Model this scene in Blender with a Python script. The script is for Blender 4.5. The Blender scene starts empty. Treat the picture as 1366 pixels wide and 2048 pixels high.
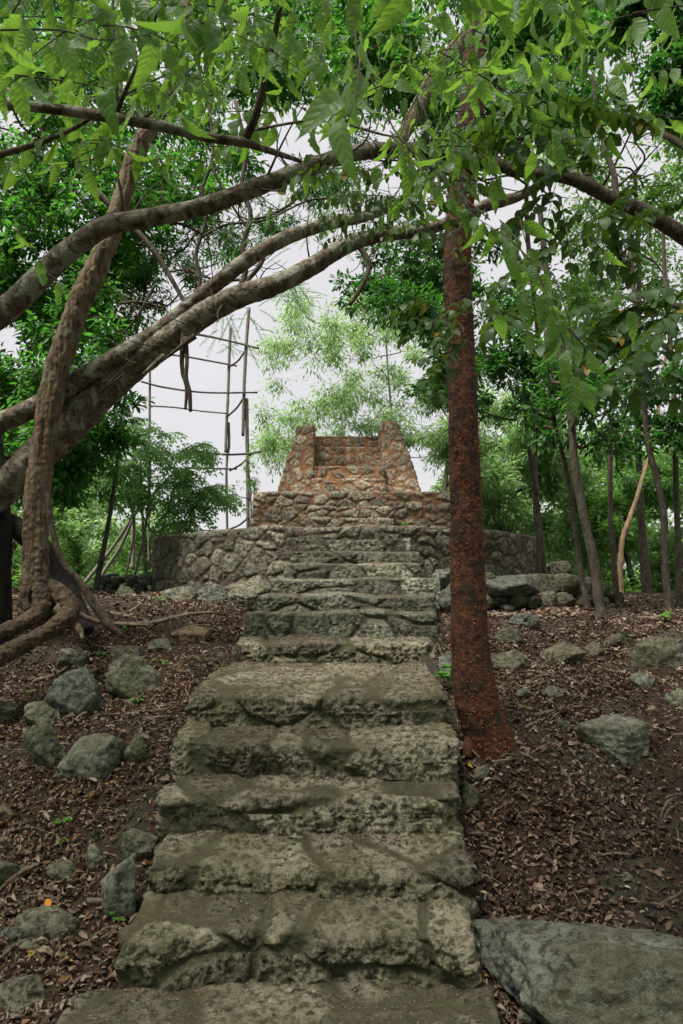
import bpy, bmesh, math, random
import numpy as np
from mathutils import Vector

random.seed(7)
RNG = np.random.default_rng(11)
scene = bpy.context.scene
COL = scene.collection

# ------------------------------------------------------------------ camera
H = 1.55
F = 2048 * 24 / 36.0
PITCH = math.atan((1157 - 1024) / F)
CP, SP = math.cos(PITCH), math.sin(PITCH)
cam_d = bpy.data.cameras.new('camera')
cam = bpy.data.objects.new('camera', cam_d)
COL.objects.link(cam)
cam.location = (0, 0, H)
cam.rotation_euler = (math.pi / 2 + PITCH, 0, 0)
cam_d.sensor_fit = 'VERTICAL'; cam_d.sensor_height = 36; cam_d.sensor_width = 24
cam_d.lens = 24
cam_d.clip_start = 0.05; cam_d.clip_end = 2000
cam_d.dof.use_dof = True; cam_d.dof.focus_distance = 5.0; cam_d.dof.aperture_fstop = 7.1
scene.camera = cam


def P(px, py, d):
    """point seen at photo pixel (px, py), d metres in front of the lens (world y)."""
    u = 1024 - py
    k = d / (F * CP - u * SP)
    return np.array([(px - 683) * k, d, H + (F * SP + u * CP) * k])


def PP(lst, d=None):
    return np.array([P(*q) if len(q) == 3 else P(q[0], q[1], d) for q in lst])


def pxm(d):
    return d / F


# ------------------------------------------------------------------ numpy noise
def _h(ix, iy, iz, s):
    n = (ix * 374761393 + iy * 668265263 + iz * 2147483647 + s * 1274126177) & 0xffffffff
    n = ((n ^ (n >> 13)) * 1274126177) & 0xffffffff
    n = ((n ^ (n >> 16)) * 2246822519) & 0xffffffff
    n = n ^ (n >> 15)
    return (n & 0xffffff) / float(0xffffff)


def vnoise(p, s=0):
    i = np.floor(p).astype(np.int64); f = p - i
    u = f * f * f * (f * (f * 6 - 15) + 10)
    x, y, z = i[:, 0], i[:, 1], i[:, 2]
    r = 0
    for a in (0, 1):
        wx = u[:, 0] if a else 1 - u[:, 0]
        for b in (0, 1):
            wy = u[:, 1] if b else 1 - u[:, 1]
            for c in (0, 1):
                wz = u[:, 2] if c else 1 - u[:, 2]
                r = r + wx * wy * wz * _h(x + a, y + b, z + c, s)
    return r * 2 - 1


def fbm(p, s=0, o=4, g=0.5):
    r = 0; a = 1.0; q = p; t = 0
    for k in range(o):
        r = r + a * vnoise(q, s + k * 17); t += a; a *= g; q = q * 2.03 + 3.1
    return r / t


def ridged(p, s=0, o=4):
    r = 0; a = 1.0; q = p; t = 0
    for k in range(o):
        r = r + a * (1 - 2 * np.abs(vnoise(q, s + k * 13))); t += a; a *= 0.5; q = q * 2.1 + 1.7
    return r / t


def worley(p, s=0, jit=0.9):
    i = np.floor(p).astype(np.int64)
    n = len(p)
    f1 = np.full(n, 9.0); f2 = np.full(n, 9.0); idd = np.zeros(n)
    for a in (-1, 0, 1):
        for b in (-1, 0, 1):
            for c in (-1, 0, 1):
                x, y, z = i[:, 0] + a, i[:, 1] + b, i[:, 2] + c
                q = np.stack([x + .5 + jit * (_h(x, y, z, s) - .5), y + .5 + jit * (_h(x, y, z, s + 1) - .5),
                              z + .5 + jit * (_h(x, y, z, s + 2) - .5)], 1)
                d = np.linalg.norm(p - q, axis=1)
                h = _h(x, y, z, s + 3)
                m = d < f1
                f2 = np.where(m, f1, np.minimum(f2, d))
                idd = np.where(m, h, idd)
                f1 = np.where(m, d, f1)
    return f1, f2, idd


def sstep(a, b, x):
    t = np.clip((x - a) / (b - a), 0, 1)
    return t * t * (3 - 2 * t)


# ------------------------------------------------------------------ mesh helpers
def mesh(name, V, Fc, mat=None, parent=None, attrs=None, smooth=True, loc=None):
    """V (n,3), Fc (m,k) int array (k = 3 or 4) or a list of such arrays"""
    V = np.asarray(V, dtype=np.float64)
    if loc is not None:
        V = V - np.asarray(loc)
    if not isinstance(Fc, list):
        Fc = [Fc]
    me = bpy.data.meshes.new(name)
    me.vertices.add(len(V)); me.vertices.foreach_set('co', V.astype(np.float32).ravel())
    li = np.concatenate([f.ravel() for f in Fc]).astype(np.int32)
    tot = np.concatenate([np.full(len(f), f.shape[1]) for f in Fc]).astype(np.int32)
    st = np.concatenate([[0], np.cumsum(tot)[:-1]]).astype(np.int32)
    me.loops.add(len(li)); me.loops.foreach_set('vertex_index', li)
    me.polygons.add(len(tot)); me.polygons.foreach_set('loop_start', st)
    me.polygons.foreach_set('loop_total', tot)
    me.update(calc_edges=True)
    me.polygons.foreach_set('use_smooth', np.full(len(tot), bool(smooth)))
    for k, v in (attrs or {}).items():
        v = np.asarray(v, dtype=np.float32)
        if v.ndim == 1:
            a = me.attributes.new(k, 'FLOAT', 'POINT'); a.data.foreach_set('value', v)
        else:
            a = me.attributes.new(k, 'FLOAT_VECTOR', 'POINT'); a.data.foreach_set('vector', v.ravel())
    if mat: me.materials.append(mat)
    o = bpy.data.objects.new(name, me); COL.objects.link(o)
    if loc is not None:
        o.location = tuple(float(c) for c in loc)
    if parent is not None:
        o.parent = parent
        if loc is None:
            # vertices are in world space: undo the parent's offset
            o.location = -parent.location
        else:
            o.location = Vector(o.location) - parent.location
    return o


def empty(name, loc):
    o = bpy.data.objects.new(name, None); COL.objects.link(o)
    o.location = tuple(float(c) for c in loc); o.empty_display_size = 0.2
    return o


def tag(o, label, cat, group=None, kind=None):
    if label: o['label'] = label
    if cat: o['category'] = cat
    if group: o['group'] = group
    if kind: o['kind'] = kind
    return o


def gridf(nu, nv, off=0, wrap=False):
    a = np.arange(nu - (0 if wrap else 1)); b = np.arange(nv - 1)
    A, B = np.meshgrid(a, b, indexing='ij')
    A2 = (A + 1) % nu
    return np.stack([A * nv + B, A2 * nv + B, A2 * nv + B + 1, A * nv + B + 1], -1).reshape(-1, 4) + off


def weld(V, Fc, dec=5):
    k = np.round(V, dec)
    _, first, inv = np.unique(k, axis=0, return_index=True, return_inverse=True)
    inv = inv.reshape(-1)
    F2 = inv[Fc]
    return first, F2


def box_surf(lo, hi, res, faces='FTLR'):
    lo = np.array(lo, float); hi = np.array(hi, float)
    n = np.maximum(2, np.ceil((hi - lo) / res).astype(int) + 1)
    xs, ys, zs = [np.linspace(lo[k], hi[k], n[k]) for k in range(3)]
    VV = []; FF = []; off = 0

    def add(A, B, f, flip):
        nonlocal off
        ga, gb = np.meshgrid(A, B, indexing='ij')
        V = f(ga.ravel(), gb.ravel())
        q = gridf(len(A), len(B), off)
        if flip: q = q[:, ::-1]
        VV.append(V); FF.append(q); off += len(V)
    c = lambda v, a: np.full(len(a), v)
    if 'F' in faces: add(xs, zs, lambda a, b: np.stack([a, c(lo[1], a), b], 1), False)
    if 'B' in faces: add(xs, zs, lambda a, b: np.stack([a, c(hi[1], a), b], 1), True)
    if 'T' in faces: add(xs, ys, lambda a, b: np.stack([a, b, c(hi[2], a)], 1), False)
    if 'L' in faces: add(ys, zs, lambda a, b: np.stack([c(lo[0], a), a, b], 1), True)
    if 'R' in faces: add(ys, zs, lambda a, b: np.stack([c(hi[0], a), a, b], 1), False)
    V = np.concatenate(VV); Fc = np.concatenate(FF)
    first, F2 = weld(V, Fc)
    return V[first], F2


def catmull(pts, n):
    pts = np.asarray(pts, float)
    if len(pts) == 2:
        t = np.linspace(0, 1, n)[:, None]
        return pts[0] * (1 - t) + pts[1] * t
    E = np.vstack([2 * pts[0] - pts[1], pts, 2 * pts[-1] - pts[-2]])
    seg = len(pts) - 1
    t = np.linspace(0, seg, n); i = np.minimum(t.astype(int), seg - 1); f = (t - i)[:, None]
    a, b, c, d = E[i], E[i + 1], E[i + 2], E[i + 3]
    return 0.5 * ((2 * b) + (c - a) * f + (2 * a - 5 * b + 4 * c - d) * f ** 2 + (3 * b - a - 3 * c + d) * f ** 3)


def tube_vf(pts, rad, seg=8, n=None, off=0, cap=True, disp=None, res=None):
    """returns V, F quads (+ caps as quads collapsing), tangents"""
    pts = np.asarray(pts, float)
    L = np.linalg.norm(np.diff(pts, axis=0), axis=1).sum()
    if n is None:
        n = max(2, int(L / res) + 1) if res else max(2, (len(pts) - 1) * 4)
    C = catmull(pts, n)
    r = np.interp(np.linspace(0, len(pts) - 1, n), np.arange(len(rad)) * (len(pts) - 1) / max(1, len(rad) - 1), rad)
    T = np.gradient(C, axis=0); T /= np.linalg.norm(T, axis=1)[:, None] + 1e-9
    up = np.array([0.3, 0.9, 0.2]) if abs(T[0][1]) < 0.8 else np.array([1, 0, 0.1])
    X = np.zeros_like(T); x = np.cross(T[0], up); x /= np.linalg.norm(x)
    for i in range(n):
        x = x - T[i] * np.dot(x, T[i]); x /= np.linalg.norm(x) + 1e-9; X[i] = x
    Y = np.cross(T, X)
    a = np.linspace(0, 2 * math.pi, seg, endpoint=False)
    N = np.cos(a)[:, None, None] * X[None] + np.sin(a)[:, None, None] * Y[None]
    base = C[None] + N * 0
    V = (base + N * r[None, :, None]).reshape(-1, 3)
    Nf = N.reshape(-1, 3)
    al = np.tile(np.linspace(0, L, n), seg)
    if disp is not None:
        rr = np.tile(r, seg)
        V = V + Nf * disp(V, al, rr)[:, None]
    Fc = gridf(seg, n, off, wrap=True)
    if cap:
        V = np.vstack([V, C[0], C[-1]])
        s = np.arange(seg); s2 = (s + 1) % seg
        k0 = off + len(V) - 2; k1 = off + len(V) - 1
        c0 = np.stack([off + s2 * n, off + s * n, np.full(seg, k0), np.full(seg, k0)], 1)
        c1 = np.stack([off + s * n + n - 1, off + s2 * n + n - 1, np.full(seg, k1), np.full(seg, k1)], 1)
        return V, Fc, [c0[:, :3], c1[:, :3]]
    return V, Fc, []


class Tubes:
    def __init__(s): s.V = []; s.F = []; s.T = []; s.n = 0

    def add(s, pts, rad, seg=6, **k):
        if np.isscalar(rad): rad = [rad, rad]
        V, Fc, caps = tube_vf(pts, rad, seg, off=s.n, **k)
        s.V.append(V); s.F.append(Fc); s.T += caps; s.n += len(V)

    def build(s, name, mat, parent=None, **k):
        if not s.V: return None
        f = [np.concatenate(s.F)]
        if s.T: f.append(np.concatenate(s.T))
        return mesh(name, np.concatenate(s.V), f, mat, parent, **k)


# ------------------------------------------------------------------ leaf templates: length +Y, width X, normal Z
def tmpl(rows, curl=0.12, fold=0.12):
    V = []; Fc = []
    for i, (y, w, j) in enumerate(rows):
        z = -curl * y * y
        V += [(-w + j, y, z + fold * w), (0, y, z), (w + j, y, z + fold * w)]
    for i in range(len(rows) - 1):
        a = i * 3
        Fc += [(a, a + 1, a + 4, a + 3), (a + 1, a + 2, a + 5, a + 4)]
    return np.array(V), np.array(Fc)


BIG = tmpl([(0, .012, 0), (.05, .07, 0), (.12, .145, 0), (.19, .185, 0), (.26, .212, 0), (.34, .218, 0), (.42, .222, 0), (.50, .210, 0), (.58, .196, 0),
            (.66, .165, 0), (.74, .135, 0), (.81, .095, 0), (.88, .058, 0), (.94, .024, .004), (1.0, .004, .012)], .35, .38)
ROUND = tmpl([(0, .02, 0), (.15, .2, 0), (.38, .31, 0), (.62, .31, 0), (.85, .19, 0), (1.0, .03, 0)], .1, .15)
OVAL = tmpl([(0, .03, 0), (.3, .22, 0), (.65, .2, 0), (1.0, .01, 0)], .15, .3)
OVAL = (np.array([(0, 0, 0), (.21, .32, .07), (.17, .68, .03), (0, 1, -.1), (-.17, .68, .03), (-.21, .32, .07)]), np.array([(0, 1, 2, 3), (0, 3, 4, 5)]))
TINY = (np.array([(0, 0, 0), (.24, .45, .07), (0, 1, -.05), (-.24, .45, .07)]), np.array([(0, 1, 2, 3)]))
NARROW = (np.array([(0, 0, 0), (.13, .45, .03), (0, 1, -.08), (-.13, .45, .03)]), np.array([(0, 1, 2, 3)]))
CURLED = (np.array([(0, 0, 0), (.26, .3, .16), (.2, .75, .2), (0, 1, .02), (-.2, .72, .14), (-.28, .3, .22), (0, .5, -.03)]),
          np.array([(0, 1, 6), (1, 2, 6), (2, 3, 6), (3, 4, 6), (4, 5, 6), (5, 0, 6)]))


def unit(v):
    return v / (np.linalg.norm(v, axis=-1, keepdims=True) + 1e-9)


def leaves(name, T, pos, dr, nr, sc, mat, parent=None, wid=None, jit=0.0, extra=None):
    TV, TF = T
    n = len(pos); k = len(TV)
    if n == 0: return None
    y = unit(np.asarray(dr)); nr = np.asarray(nr)
    x = unit(np.cross(y, nr)); z = np.cross(x, y)
    sc = np.broadcast_to(sc, (n,)); w = np.ones(n) if wid is None else wid
    TVn = np.broadcast_to(TV, (n, k, 3)).copy()
    if jit:
        # leaf to leaf differences: curl, twist, wavy margin
        c = RNG.uniform(-.25, .6, (n, 1)); TVn[:, :, 2] -= c * TVn[:, :, 1] ** 2
        TVn[:, :, 2] += RNG.uniform(-.05, .06, (n, 1)) * np.sin(TVn[:, :, 1] * RNG.uniform(6, 14, (n, 1)) + RNG.uniform(0, 6, (n, 1))) * np.abs(TVn[:, :, 0]) * 4
        tw = RNG.uniform(-.9, .9, (n, 1)) * TVn[:, :, 1]
        xx = TVn[:, :, 0] * np.cos(tw); TVn[:, :, 2] += TVn[:, :, 0] * np.sin(tw); TVn[:, :, 0] = xx
        TVn[:, :, 0] *= 1 + jit * RNG.normal(size=(n, k)); TVn[:, :, 2] += 0.02 * RNG.normal(size=(n, k))
        TVn[:, :, 0] += RNG.uniform(-.12, .12, (n, 1)) * TVn[:, :, 1] ** 2
    V = (TVn[:, :, 0:1] * (w * sc)[:, None, None] * x[:, None] + TVn[:, :, 1:2] * sc[:, None, None] * y[:, None]
         + TVn[:, :, 2:3] * sc[:, None, None] * z[:, None] + np.asarray(pos)[:, None])
    Fc = (TF[None] + (np.arange(n) * k)[:, None, None]).reshape(-1, TF.shape[1])
    r = RNG.random(n) if extra is None else extra
    luv = np.broadcast_to(np.stack([TV[:, 0], TV[:, 1], 0 * TV[:, 1]], 1), (n, k, 3)).reshape(-1, 3)
    return mesh(name, V.reshape(-1, 3), Fc, mat, parent, {'rnd': np.repeat(r, k), 'luv': luv}, smooth=True)


# ------------------------------------------------------------------ materials
class NT:
    def __init__(s, name):
        s.m = bpy.data.materials.new(name); s.m.use_nodes = True
        s.t = s.m.node_tree; s.t.nodes.clear()
        s.out = s.t.nodes.new('ShaderNodeOutputMaterial')

    def n(s, typ, ins=None, **pr):
        nd = s.t.nodes.new(typ)
        for k, v in pr.items(): setattr(nd, k, v)
        for k, v in (ins or {}).items():
            if hasattr(v, 'is_linked') or hasattr(v, 'links'):
                s.t.links.new(v, nd.inputs[k])
            else:
                nd.inputs[k].default_value = v
        return nd

    def noise(s, vec, scale, detail=5, rough=.55, dist=0.0, dim='3D'):
        return s.n('ShaderNodeTexNoise', {'Vector': vec, 'Scale': scale, 'Detail': detail, 'Roughness': rough, 'Distortion': dist}).outputs['Fac']

    def ramp(s, fac, stops, interp='LINEAR'):
        nd = s.n('ShaderNodeValToRGB', {'Fac': fac}); cr = nd.color_ramp; cr.interpolation = interp
        while len(cr.elements) < len(stops): cr.elements.new(.5)
        for e, (p, c) in zip(cr.elements, stops):
            e.position = p; e.color = (c[0], c[1], c[2], 1) if not np.isscalar(c) else (c, c, c, 1)
        return nd.outputs['Color']

    def mix(s, f, a, b, mode='MIX'):
        nd = s.n('ShaderNodeMix', None, data_type='RGBA', blend_type=mode)
        nd.clamp_factor = True
        for k, v in ((0, f), (6, a), (7, b)):
            if hasattr(v, 'links'): s.t.links.new(v, nd.inputs[k])
            elif k == 0: nd.inputs[0].default_value = v
            else: nd.inputs[k].default_value = (*v, 1)
        return nd.outputs[2]

    def math(s, op, a, b=0.0, clamp=False):
        nd = s.n('ShaderNodeMath', {0: a, 1: b}, operation=op, use_clamp=clamp)
        return nd.outputs[0]

    def attr(s, name, out='Fac'):
        return s.n('ShaderNodeAttribute', None, attribute_name=name).outputs[out]

    def pos(s): return s.n('ShaderNodeNewGeometry').outputs['Position']

    def bsdf(s, color, rough=.85, normal=None, spec=.3):
        b = s.n('ShaderNodeBsdfPrincipled')
        for k, v in (('Base Color', color), ('Roughness', rough), ('Specular IOR Level', spec)):
            if hasattr(v, 'links'): s.t.links.new(v, b.inputs[k])
            else: b.inputs[k].default_value = (*v, 1) if k == 'Base Color' else v
        if normal is not None: s.t.links.new(normal, b.inputs['Normal'])
        return b.outputs[0]

    def bump(s, h, strength=.5, dist=.02, normal=None):
        nd = s.n('ShaderNodeBump', {'Height': h, 'Strength': strength, 'Distance': dist})
        if normal is not None: s.t.links.new(normal, nd.inputs['Normal'])
        return nd.outputs[0]

    def done(s, sh):
        s.t.links.new(sh, s.out.inputs['Surface']); return s.m


def stone_mat(name, light, mid, dark, moss, mortar=None, dirt=None, dirt_amt=.6, scale=1.0, bump=.6, moss_amt=.5, mdark=0.5):
    """pitted limestone; 'joint' attribute (1 = stone, 0 = mortar) and 'rnd' per stone"""
    t = NT(name); p = t.pos()
    n1 = t.noise(p, 5 * scale, 8, .65, .4); n2 = t.noise(p, 26 * scale, 8, .7); n3 = t.noise(p, 110 * scale, 5, .7)
    n4 = t.noise(p, 2.1 * scale, 5, .6, .8)
    c = t.mix(t.ramp(n1, [(.38, 0), (.62, 1)]), mid, light)
    c = t.mix(t.ramp(n2, [(.40, 1), (.55, 0)]), c, dark)
    c = t.mix(t.math('MULTIPLY', t.ramp(n4, [(.47, 0), (.62, 1)]), moss_amt), c, moss)
    rnd = t.attr('rnd')
    c = t.mix(.85, c, t.ramp(rnd, [(0, .5), (.5, .85), (1, 1.35)]), 'MULTIPLY')
    c = t.mix(t.math('MULTIPLY', t.ramp(n3, [(.3, 1), (.52, 0)]), .7), c, dark)
    c = t.mix(t.math('MULTIPLY', t.ramp(t.noise(p, 63 * scale, 4, .6), [(.58, 0), (.68, 1)]), .5), c, light)
    if mortar:
        j = t.attr('joint')
        mc = t.mix(t.ramp(t.noise(p, 14, 5, .6), [(.35, 0), (.65, 1)]), mortar, tuple(x * mdark for x in mortar))
        c = t.mix(j, mc, c)
    if dirt:
        nz = t.n('ShaderNodeSeparateXYZ', {0: t.n('ShaderNodeNewGeometry').outputs['Normal']}).outputs[2]
        up = t.ramp(nz, [(.55, 0), (.9, 1)])
        k = t.math('MULTIPLY', t.math('MULTIPLY', up, t.ramp(t.noise(p, 7, 8, .7), [(.42, 0), (.6, 1)])), dirt_amt)
        c = t.mix(k, c, t.mix(t.ramp(n3, [(.4, 0), (.6, 1)]), dirt, tuple(x * .35 for x in dirt)))
    vor = t.n('ShaderNodeTexVoronoi', {'Vector': p, 'Scale': 38 * scale}).outputs['Distance']
    h = t.math('ADD', t.math('MULTIPLY', n2, 1.0), t.math('MULTIPLY', n3, .45))
    h = t.math('ADD', h, t.math('MULTIPLY', vor, .35))
    return t.done(t.bsdf(c, .9, t.bump(h, bump, .03), .2))


def bark_mat(name, light, dark, patch=None, scale=1.0, bump=.7, stretch=.18, patch_amt=.5):
    t = NT(name); p = t.pos()
    mp = t.n('ShaderNodeMapping', {'Vector': p, 'Scale': (1, 1, stretch)}).outputs[0]
    n1 = t.noise(mp, 30 * scale, 7, .65, .5); n2 = t.noise(p, 8 * scale, 6, .65, .6); n3 = t.noise(p, 120 * scale, 4, .6)
    c = t.mix(t.ramp(n1, [(.35, 0), (.62, 1)]), dark, light)
    if patch: c = t.mix(t.math('MULTIPLY', t.ramp(n2, [(.5, 0), (.58, 1)]), patch_amt), c, patch)
    c = t.mix(.5, c, t.ramp(n3, [(.3, .5), (.7, 1.3)]), 'MULTIPLY')
    h = t.math('ADD', n1, t.math('MULTIPLY', n3, .3))
    h = t.math('ADD', h, t.math('MULTIPLY', n2, .8))
    return t.done(t.bsdf(c, .85, t.bump(h, bump, .02), .25))


def leaf_mat(name, c0, c1, tr, back=None, trf=.42, rough=.45, spec=.4, veins=False, odd=None):
    t = NT(name); r = t.attr('rnd')
    c = t.mix(r, c0, c1)
    if odd: c = t.mix(t.ramp(r, [(.965, 0), (.97, 1)], 'CONSTANT'), c, odd)
    trc = t.mix(r, tuple(x * .75 for x in tr), tuple(x * 1.2 for x in tr))
    nrm = None
    if veins:
        luv = t.attr('luv', 'Vector'); s = t.n('ShaderNodeSeparateXYZ', {0: luv})
        ax = t.math('ABSOLUTE', s.outputs[0])
        rib = t.ramp(ax, [(.0, 1), (.022, 0)])
        ph = t.math('SUBTRACT', s.outputs[1], t.math('MULTIPLY', ax, .9))
        wv = t.math('ABSOLUTE', t.math('SINE', t.math('MULTIPLY', ph, 24.0)))
        v = t.math('MULTIPLY', t.ramp(wv, [(.0, 1), (.16, 0)]), .45)
        k = t.math('MAXIMUM', rib, v)
        c = t.mix(t.math('MULTIPLY', k, .25), c, (.28, .36, .2))
        trc = t.mix(t.math('MULTIPLY', k, .5), trc, (.3, .45, .12))
        c = t.mix(.35, c, t.ramp(t.noise(t.pos(), 60, 4, .6), [(.3, .6), (.7, 1.3)]), 'MULTIPLY')
        nrm = t.bump(t.math('ADD', wv, t.math('MULTIPLY', t.noise(t.pos(), 90, 3), .8)), .35, .004)
    if back:
        bf = t.n('ShaderNodeNewGeometry').outputs['Backfacing']
        c = t.mix(bf, c, back)
    b = t.bsdf(c, rough, nrm, spec)
    tl = t.n('ShaderNodeBsdfTranslucent', {'Color': trc})
    if nrm is not None: t.t.links.new(nrm, tl.inputs['Normal'])
    mx = t.n('ShaderNodeMixShader', {0: trf, 1: b, 2: tl.outputs[0]})
    return t.done(mx.outputs[0])


LIME_L, LIME_M, LIME_D, MOSS = (.34, .32, .24), (.20, .19, .14), (.035, .036, .026), (.085, .09, .04)
M = {}
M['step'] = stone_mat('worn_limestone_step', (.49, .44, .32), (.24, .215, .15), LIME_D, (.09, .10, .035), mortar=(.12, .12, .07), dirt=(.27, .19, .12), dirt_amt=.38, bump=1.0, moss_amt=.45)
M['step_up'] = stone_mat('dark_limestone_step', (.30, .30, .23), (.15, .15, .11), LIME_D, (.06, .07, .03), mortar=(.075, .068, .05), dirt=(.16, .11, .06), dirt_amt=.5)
M['round'] = stone_mat('round_wall_stone', (.36, .34, .27), (.20, .185, .14), LIME_D, (.07, .08, .04), mortar=(.13, .095, .07), dirt=(.2, .17, .12), dirt_amt=.4)
M['tier'] = stone_mat('terrace_stone', (.46, .41, .32), (.27, .24, .18), (.05, .045, .035), (.12, .10, .06), mortar=(.22, .13, .08), dirt=(.22, .19, .14), dirt_amt=.4)
M['shrine'] = stone_mat('shrine_stone', (.72, .63, .51), (.50, .42, .31), (.12, .085, .06), (.26, .20, .12), mortar=(.48, .255, .14), dirt=(.3, .22, .14), dirt_amt=.4, mdark=.6, moss_amt=.3)
M['rock'] = stone_mat('grey_limestone_rock', (.26, .255, .185), (.12, .12, .085), LIME_D, (.09, .10, .045), dirt=(.13, .08, .045), dirt_amt=.3, moss_amt=.6)
M['rock_pale'] = stone_mat('pale_limestone_rock', (.29, .30, .245), (.16, .165, .13), (.05, .05, .04), (.10, .10, .045), dirt=(.16, .10, .05), dirt_amt=.3, moss_amt=.55, bump=.6)
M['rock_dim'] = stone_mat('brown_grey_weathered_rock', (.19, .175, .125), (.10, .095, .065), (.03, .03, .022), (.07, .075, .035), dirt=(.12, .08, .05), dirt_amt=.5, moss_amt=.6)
M['slab'] = stone_mat('blue_grey_slab_rock', (.31, .325, .27), (.18, .185, .15), (.05, .055, .045), (.12, .11, .05), dirt=(.13, .09, .05), dirt_amt=.3, moss_amt=.6, bump=1.0)
M['rock_dark'] = stone_mat('dark_limestone_rock', (.17, .18, .155), (.11, .115, .095), (.03, .03, .025), (.05, .055, .03), moss_amt=.4)
M['rock_tan'] = stone_mat('tan_limestone_rock', (.34, .27, .18), (.24, .16, .09), (.06, .045, .03), (.12, .11, .05), dirt=(.2, .1, .05), dirt_amt=.3)
M['red_bark'] = bark_mat('red_flaking_bark', (.155, .060, .030), (.034, .020, .014), (.030, .022, .017), 1.0, .9, .9, .8)
M['flake'] = bark_mat('orange_bark_flake', (.36, .13, .05), (.18, .06, .025), None, 1.5)
M['arch_bark'] = bark_mat('grey_arching_bark', (.19, .15, .105), (.045, .03, .02), (.33, .33, .27), 1.0, 1.0, .8, .8)
M['trunk_bark'] = bark_mat('ridged_trunk_bark', (.21, .145, .085), (.045, .028, .018), (.20, .18, .13), 1.0, 1.0, .14, .6)
M['thin_bark'] = bark_mat('dark_branch_bark', (.10, .075, .05), (.03, .022, .016), (.14, .13, .10), 1.4)
M['sap_bark'] = bark_mat('sapling_bark', (.10, .08, .06), (.035, .028, .022), (.14, .14, .115), 1.4)
M['pale_bark'] = bark_mat('pale_tan_bark', (.42, .30, .19), (.22, .14, .09), None, 1.4)
M['log'] = bark_mat('red_brown_split_log', (.15, .105, .065), (.03, .019, .013), (.06, .045, .032), 1.0, 1.0, .3, .7)
M['dead'] = bark_mat('weathered_dead_wood', (.26, .21, .15), (.09, .065, .045), (.18, .16, .12), 1.3, .8, .5)
M['charred'] = bark_mat('dark_fibrous_wood', (.032, .027, .024), (.010, .009, .008), None, 1.3, .9, .3)
M['pole'] = bark_mat('weathered_pole_wood', (.30, .27, .23), (.16, .14, .12), None, 1.2, .5)
M['bar'] = bark_mat('brown_crossbar_wood', (.15, .12, .10), (.08, .065, .055), None, 1.2, .5)
M['big'] = leaf_mat('broad_hanging_leaf', (.06, .15, .045), (.19, .27, .15), (.28, .54, .05), trf=.5, rough=.5, spec=.4, veins=True)
M['sprayleaf'] = leaf_mat('round_leaflet', (.05, .11, .04), (.085, .15, .055), (.12, .22, .02), trf=.38, rough=.45, odd=(.30, .2, .03))
M['mid'] = leaf_mat('canopy_leaf', (.03, .10, .022), (.07, .16, .035), (.10, .34, .03), trf=.5)
M['darkleaf'] = leaf_mat('dark_canopy_leaf', (.022, .075, .02), (.05, .12, .03), (.07, .26, .025), trf=.45, rough=.38)
M['light'] = leaf_mat('light_canopy_leaf', (.08, .17, .05), (.15, .26, .08), (.22, .46, .07), trf=.55)
M['feather'] = leaf_mat('haze_paled_feathery_leaf', (.15, .25, .11), (.24, .35, .16), (.34, .55, .18), trf=.6, rough=.7)  # leaf colour paled to stand in for distance haze
M['bright'] = leaf_mat('bright_compound_leaf', (.15, .30, .10), (.24, .42, .16), (.34, .66, .16), trf=.58)
M['herb'] = leaf_mat('seedling_leaf', (.07, .2, .03), (.11, .26, .05), (.2, .45, .04), trf=.4)

# leaf litter: colour per leaf from 'rnd'
t = NT('dry_leaf_litter'); r = t.attr('rnd')
c = t.ramp(r, [(0, (.035, .022, .016)), (.25, (.085, .053, .036)), (.5, (.15, .09, .06)), (.72, (.22, .145, .10)), (.88, (.33, .26, .20)), (.965, (.30, .24, .18)), (.975, (.42, .24, .03)), (.985, (.14, .22, .04)), (1, (.2, .09, .04))])
c = t.mix(.5, c, t.ramp(t.noise(t.pos(), 90, 4, .6), [(.3, .5), (.7, 1.4)]), 'MULTIPLY')
b = t.bsdf(c, .6, None, .35)
tl = t.n('ShaderNodeBsdfTranslucent', {'Color': c})
M['litter'] = t.done(t.n('ShaderNodeMixShader', {0: .12, 1: b, 2: tl.outputs[0]}).outputs[0])
# forest soil
t = NT('forest_soil'); p = t.pos()
n1 = t.noise(p, 1.6, 7, .6); n2 = t.noise(p, 22, 8, .7); n3 = t.noise(p, 90, 5, .7)
c = t.mix(t.ramp(n2, [(.38, 0), (.62, 1)]), (.028, .019, .013), (.095, .060, .040))
c = t.mix(t.ramp(n1, [(.45, 0), (.65, 1)]), c, (.085, .075, .055))
vor = t.n('ShaderNodeTexVoronoi', {'Vector': p, 'Scale': 42, 'Randomness': 1.0})
c = t.mix(.6, c, t.mix(.6, (.5, .5, .5), vor.outputs['Color'], 'MULTIPLY'), 'OVERLAY')
h = t.math('ADD', t.math('ADD', n2, t.math('MULTIPLY', n3, .6)), t.math('MULTIPLY', vor.outputs['Distance'], .5))
M['soil'] = t.done(t.bsdf(c, .9, t.bump(h, .9, .03), .2))
t = NT('green_undergrowth_soil'); p = t.pos()
c = t.mix(t.ramp(t.noise(p, 2.5, 8, .7), [(.4, 0), (.6, 1)]), (.05, .09, .02), (.12, .14, .05))
M['soilgreen'] = t.done(t.bsdf(c, .9))

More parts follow.
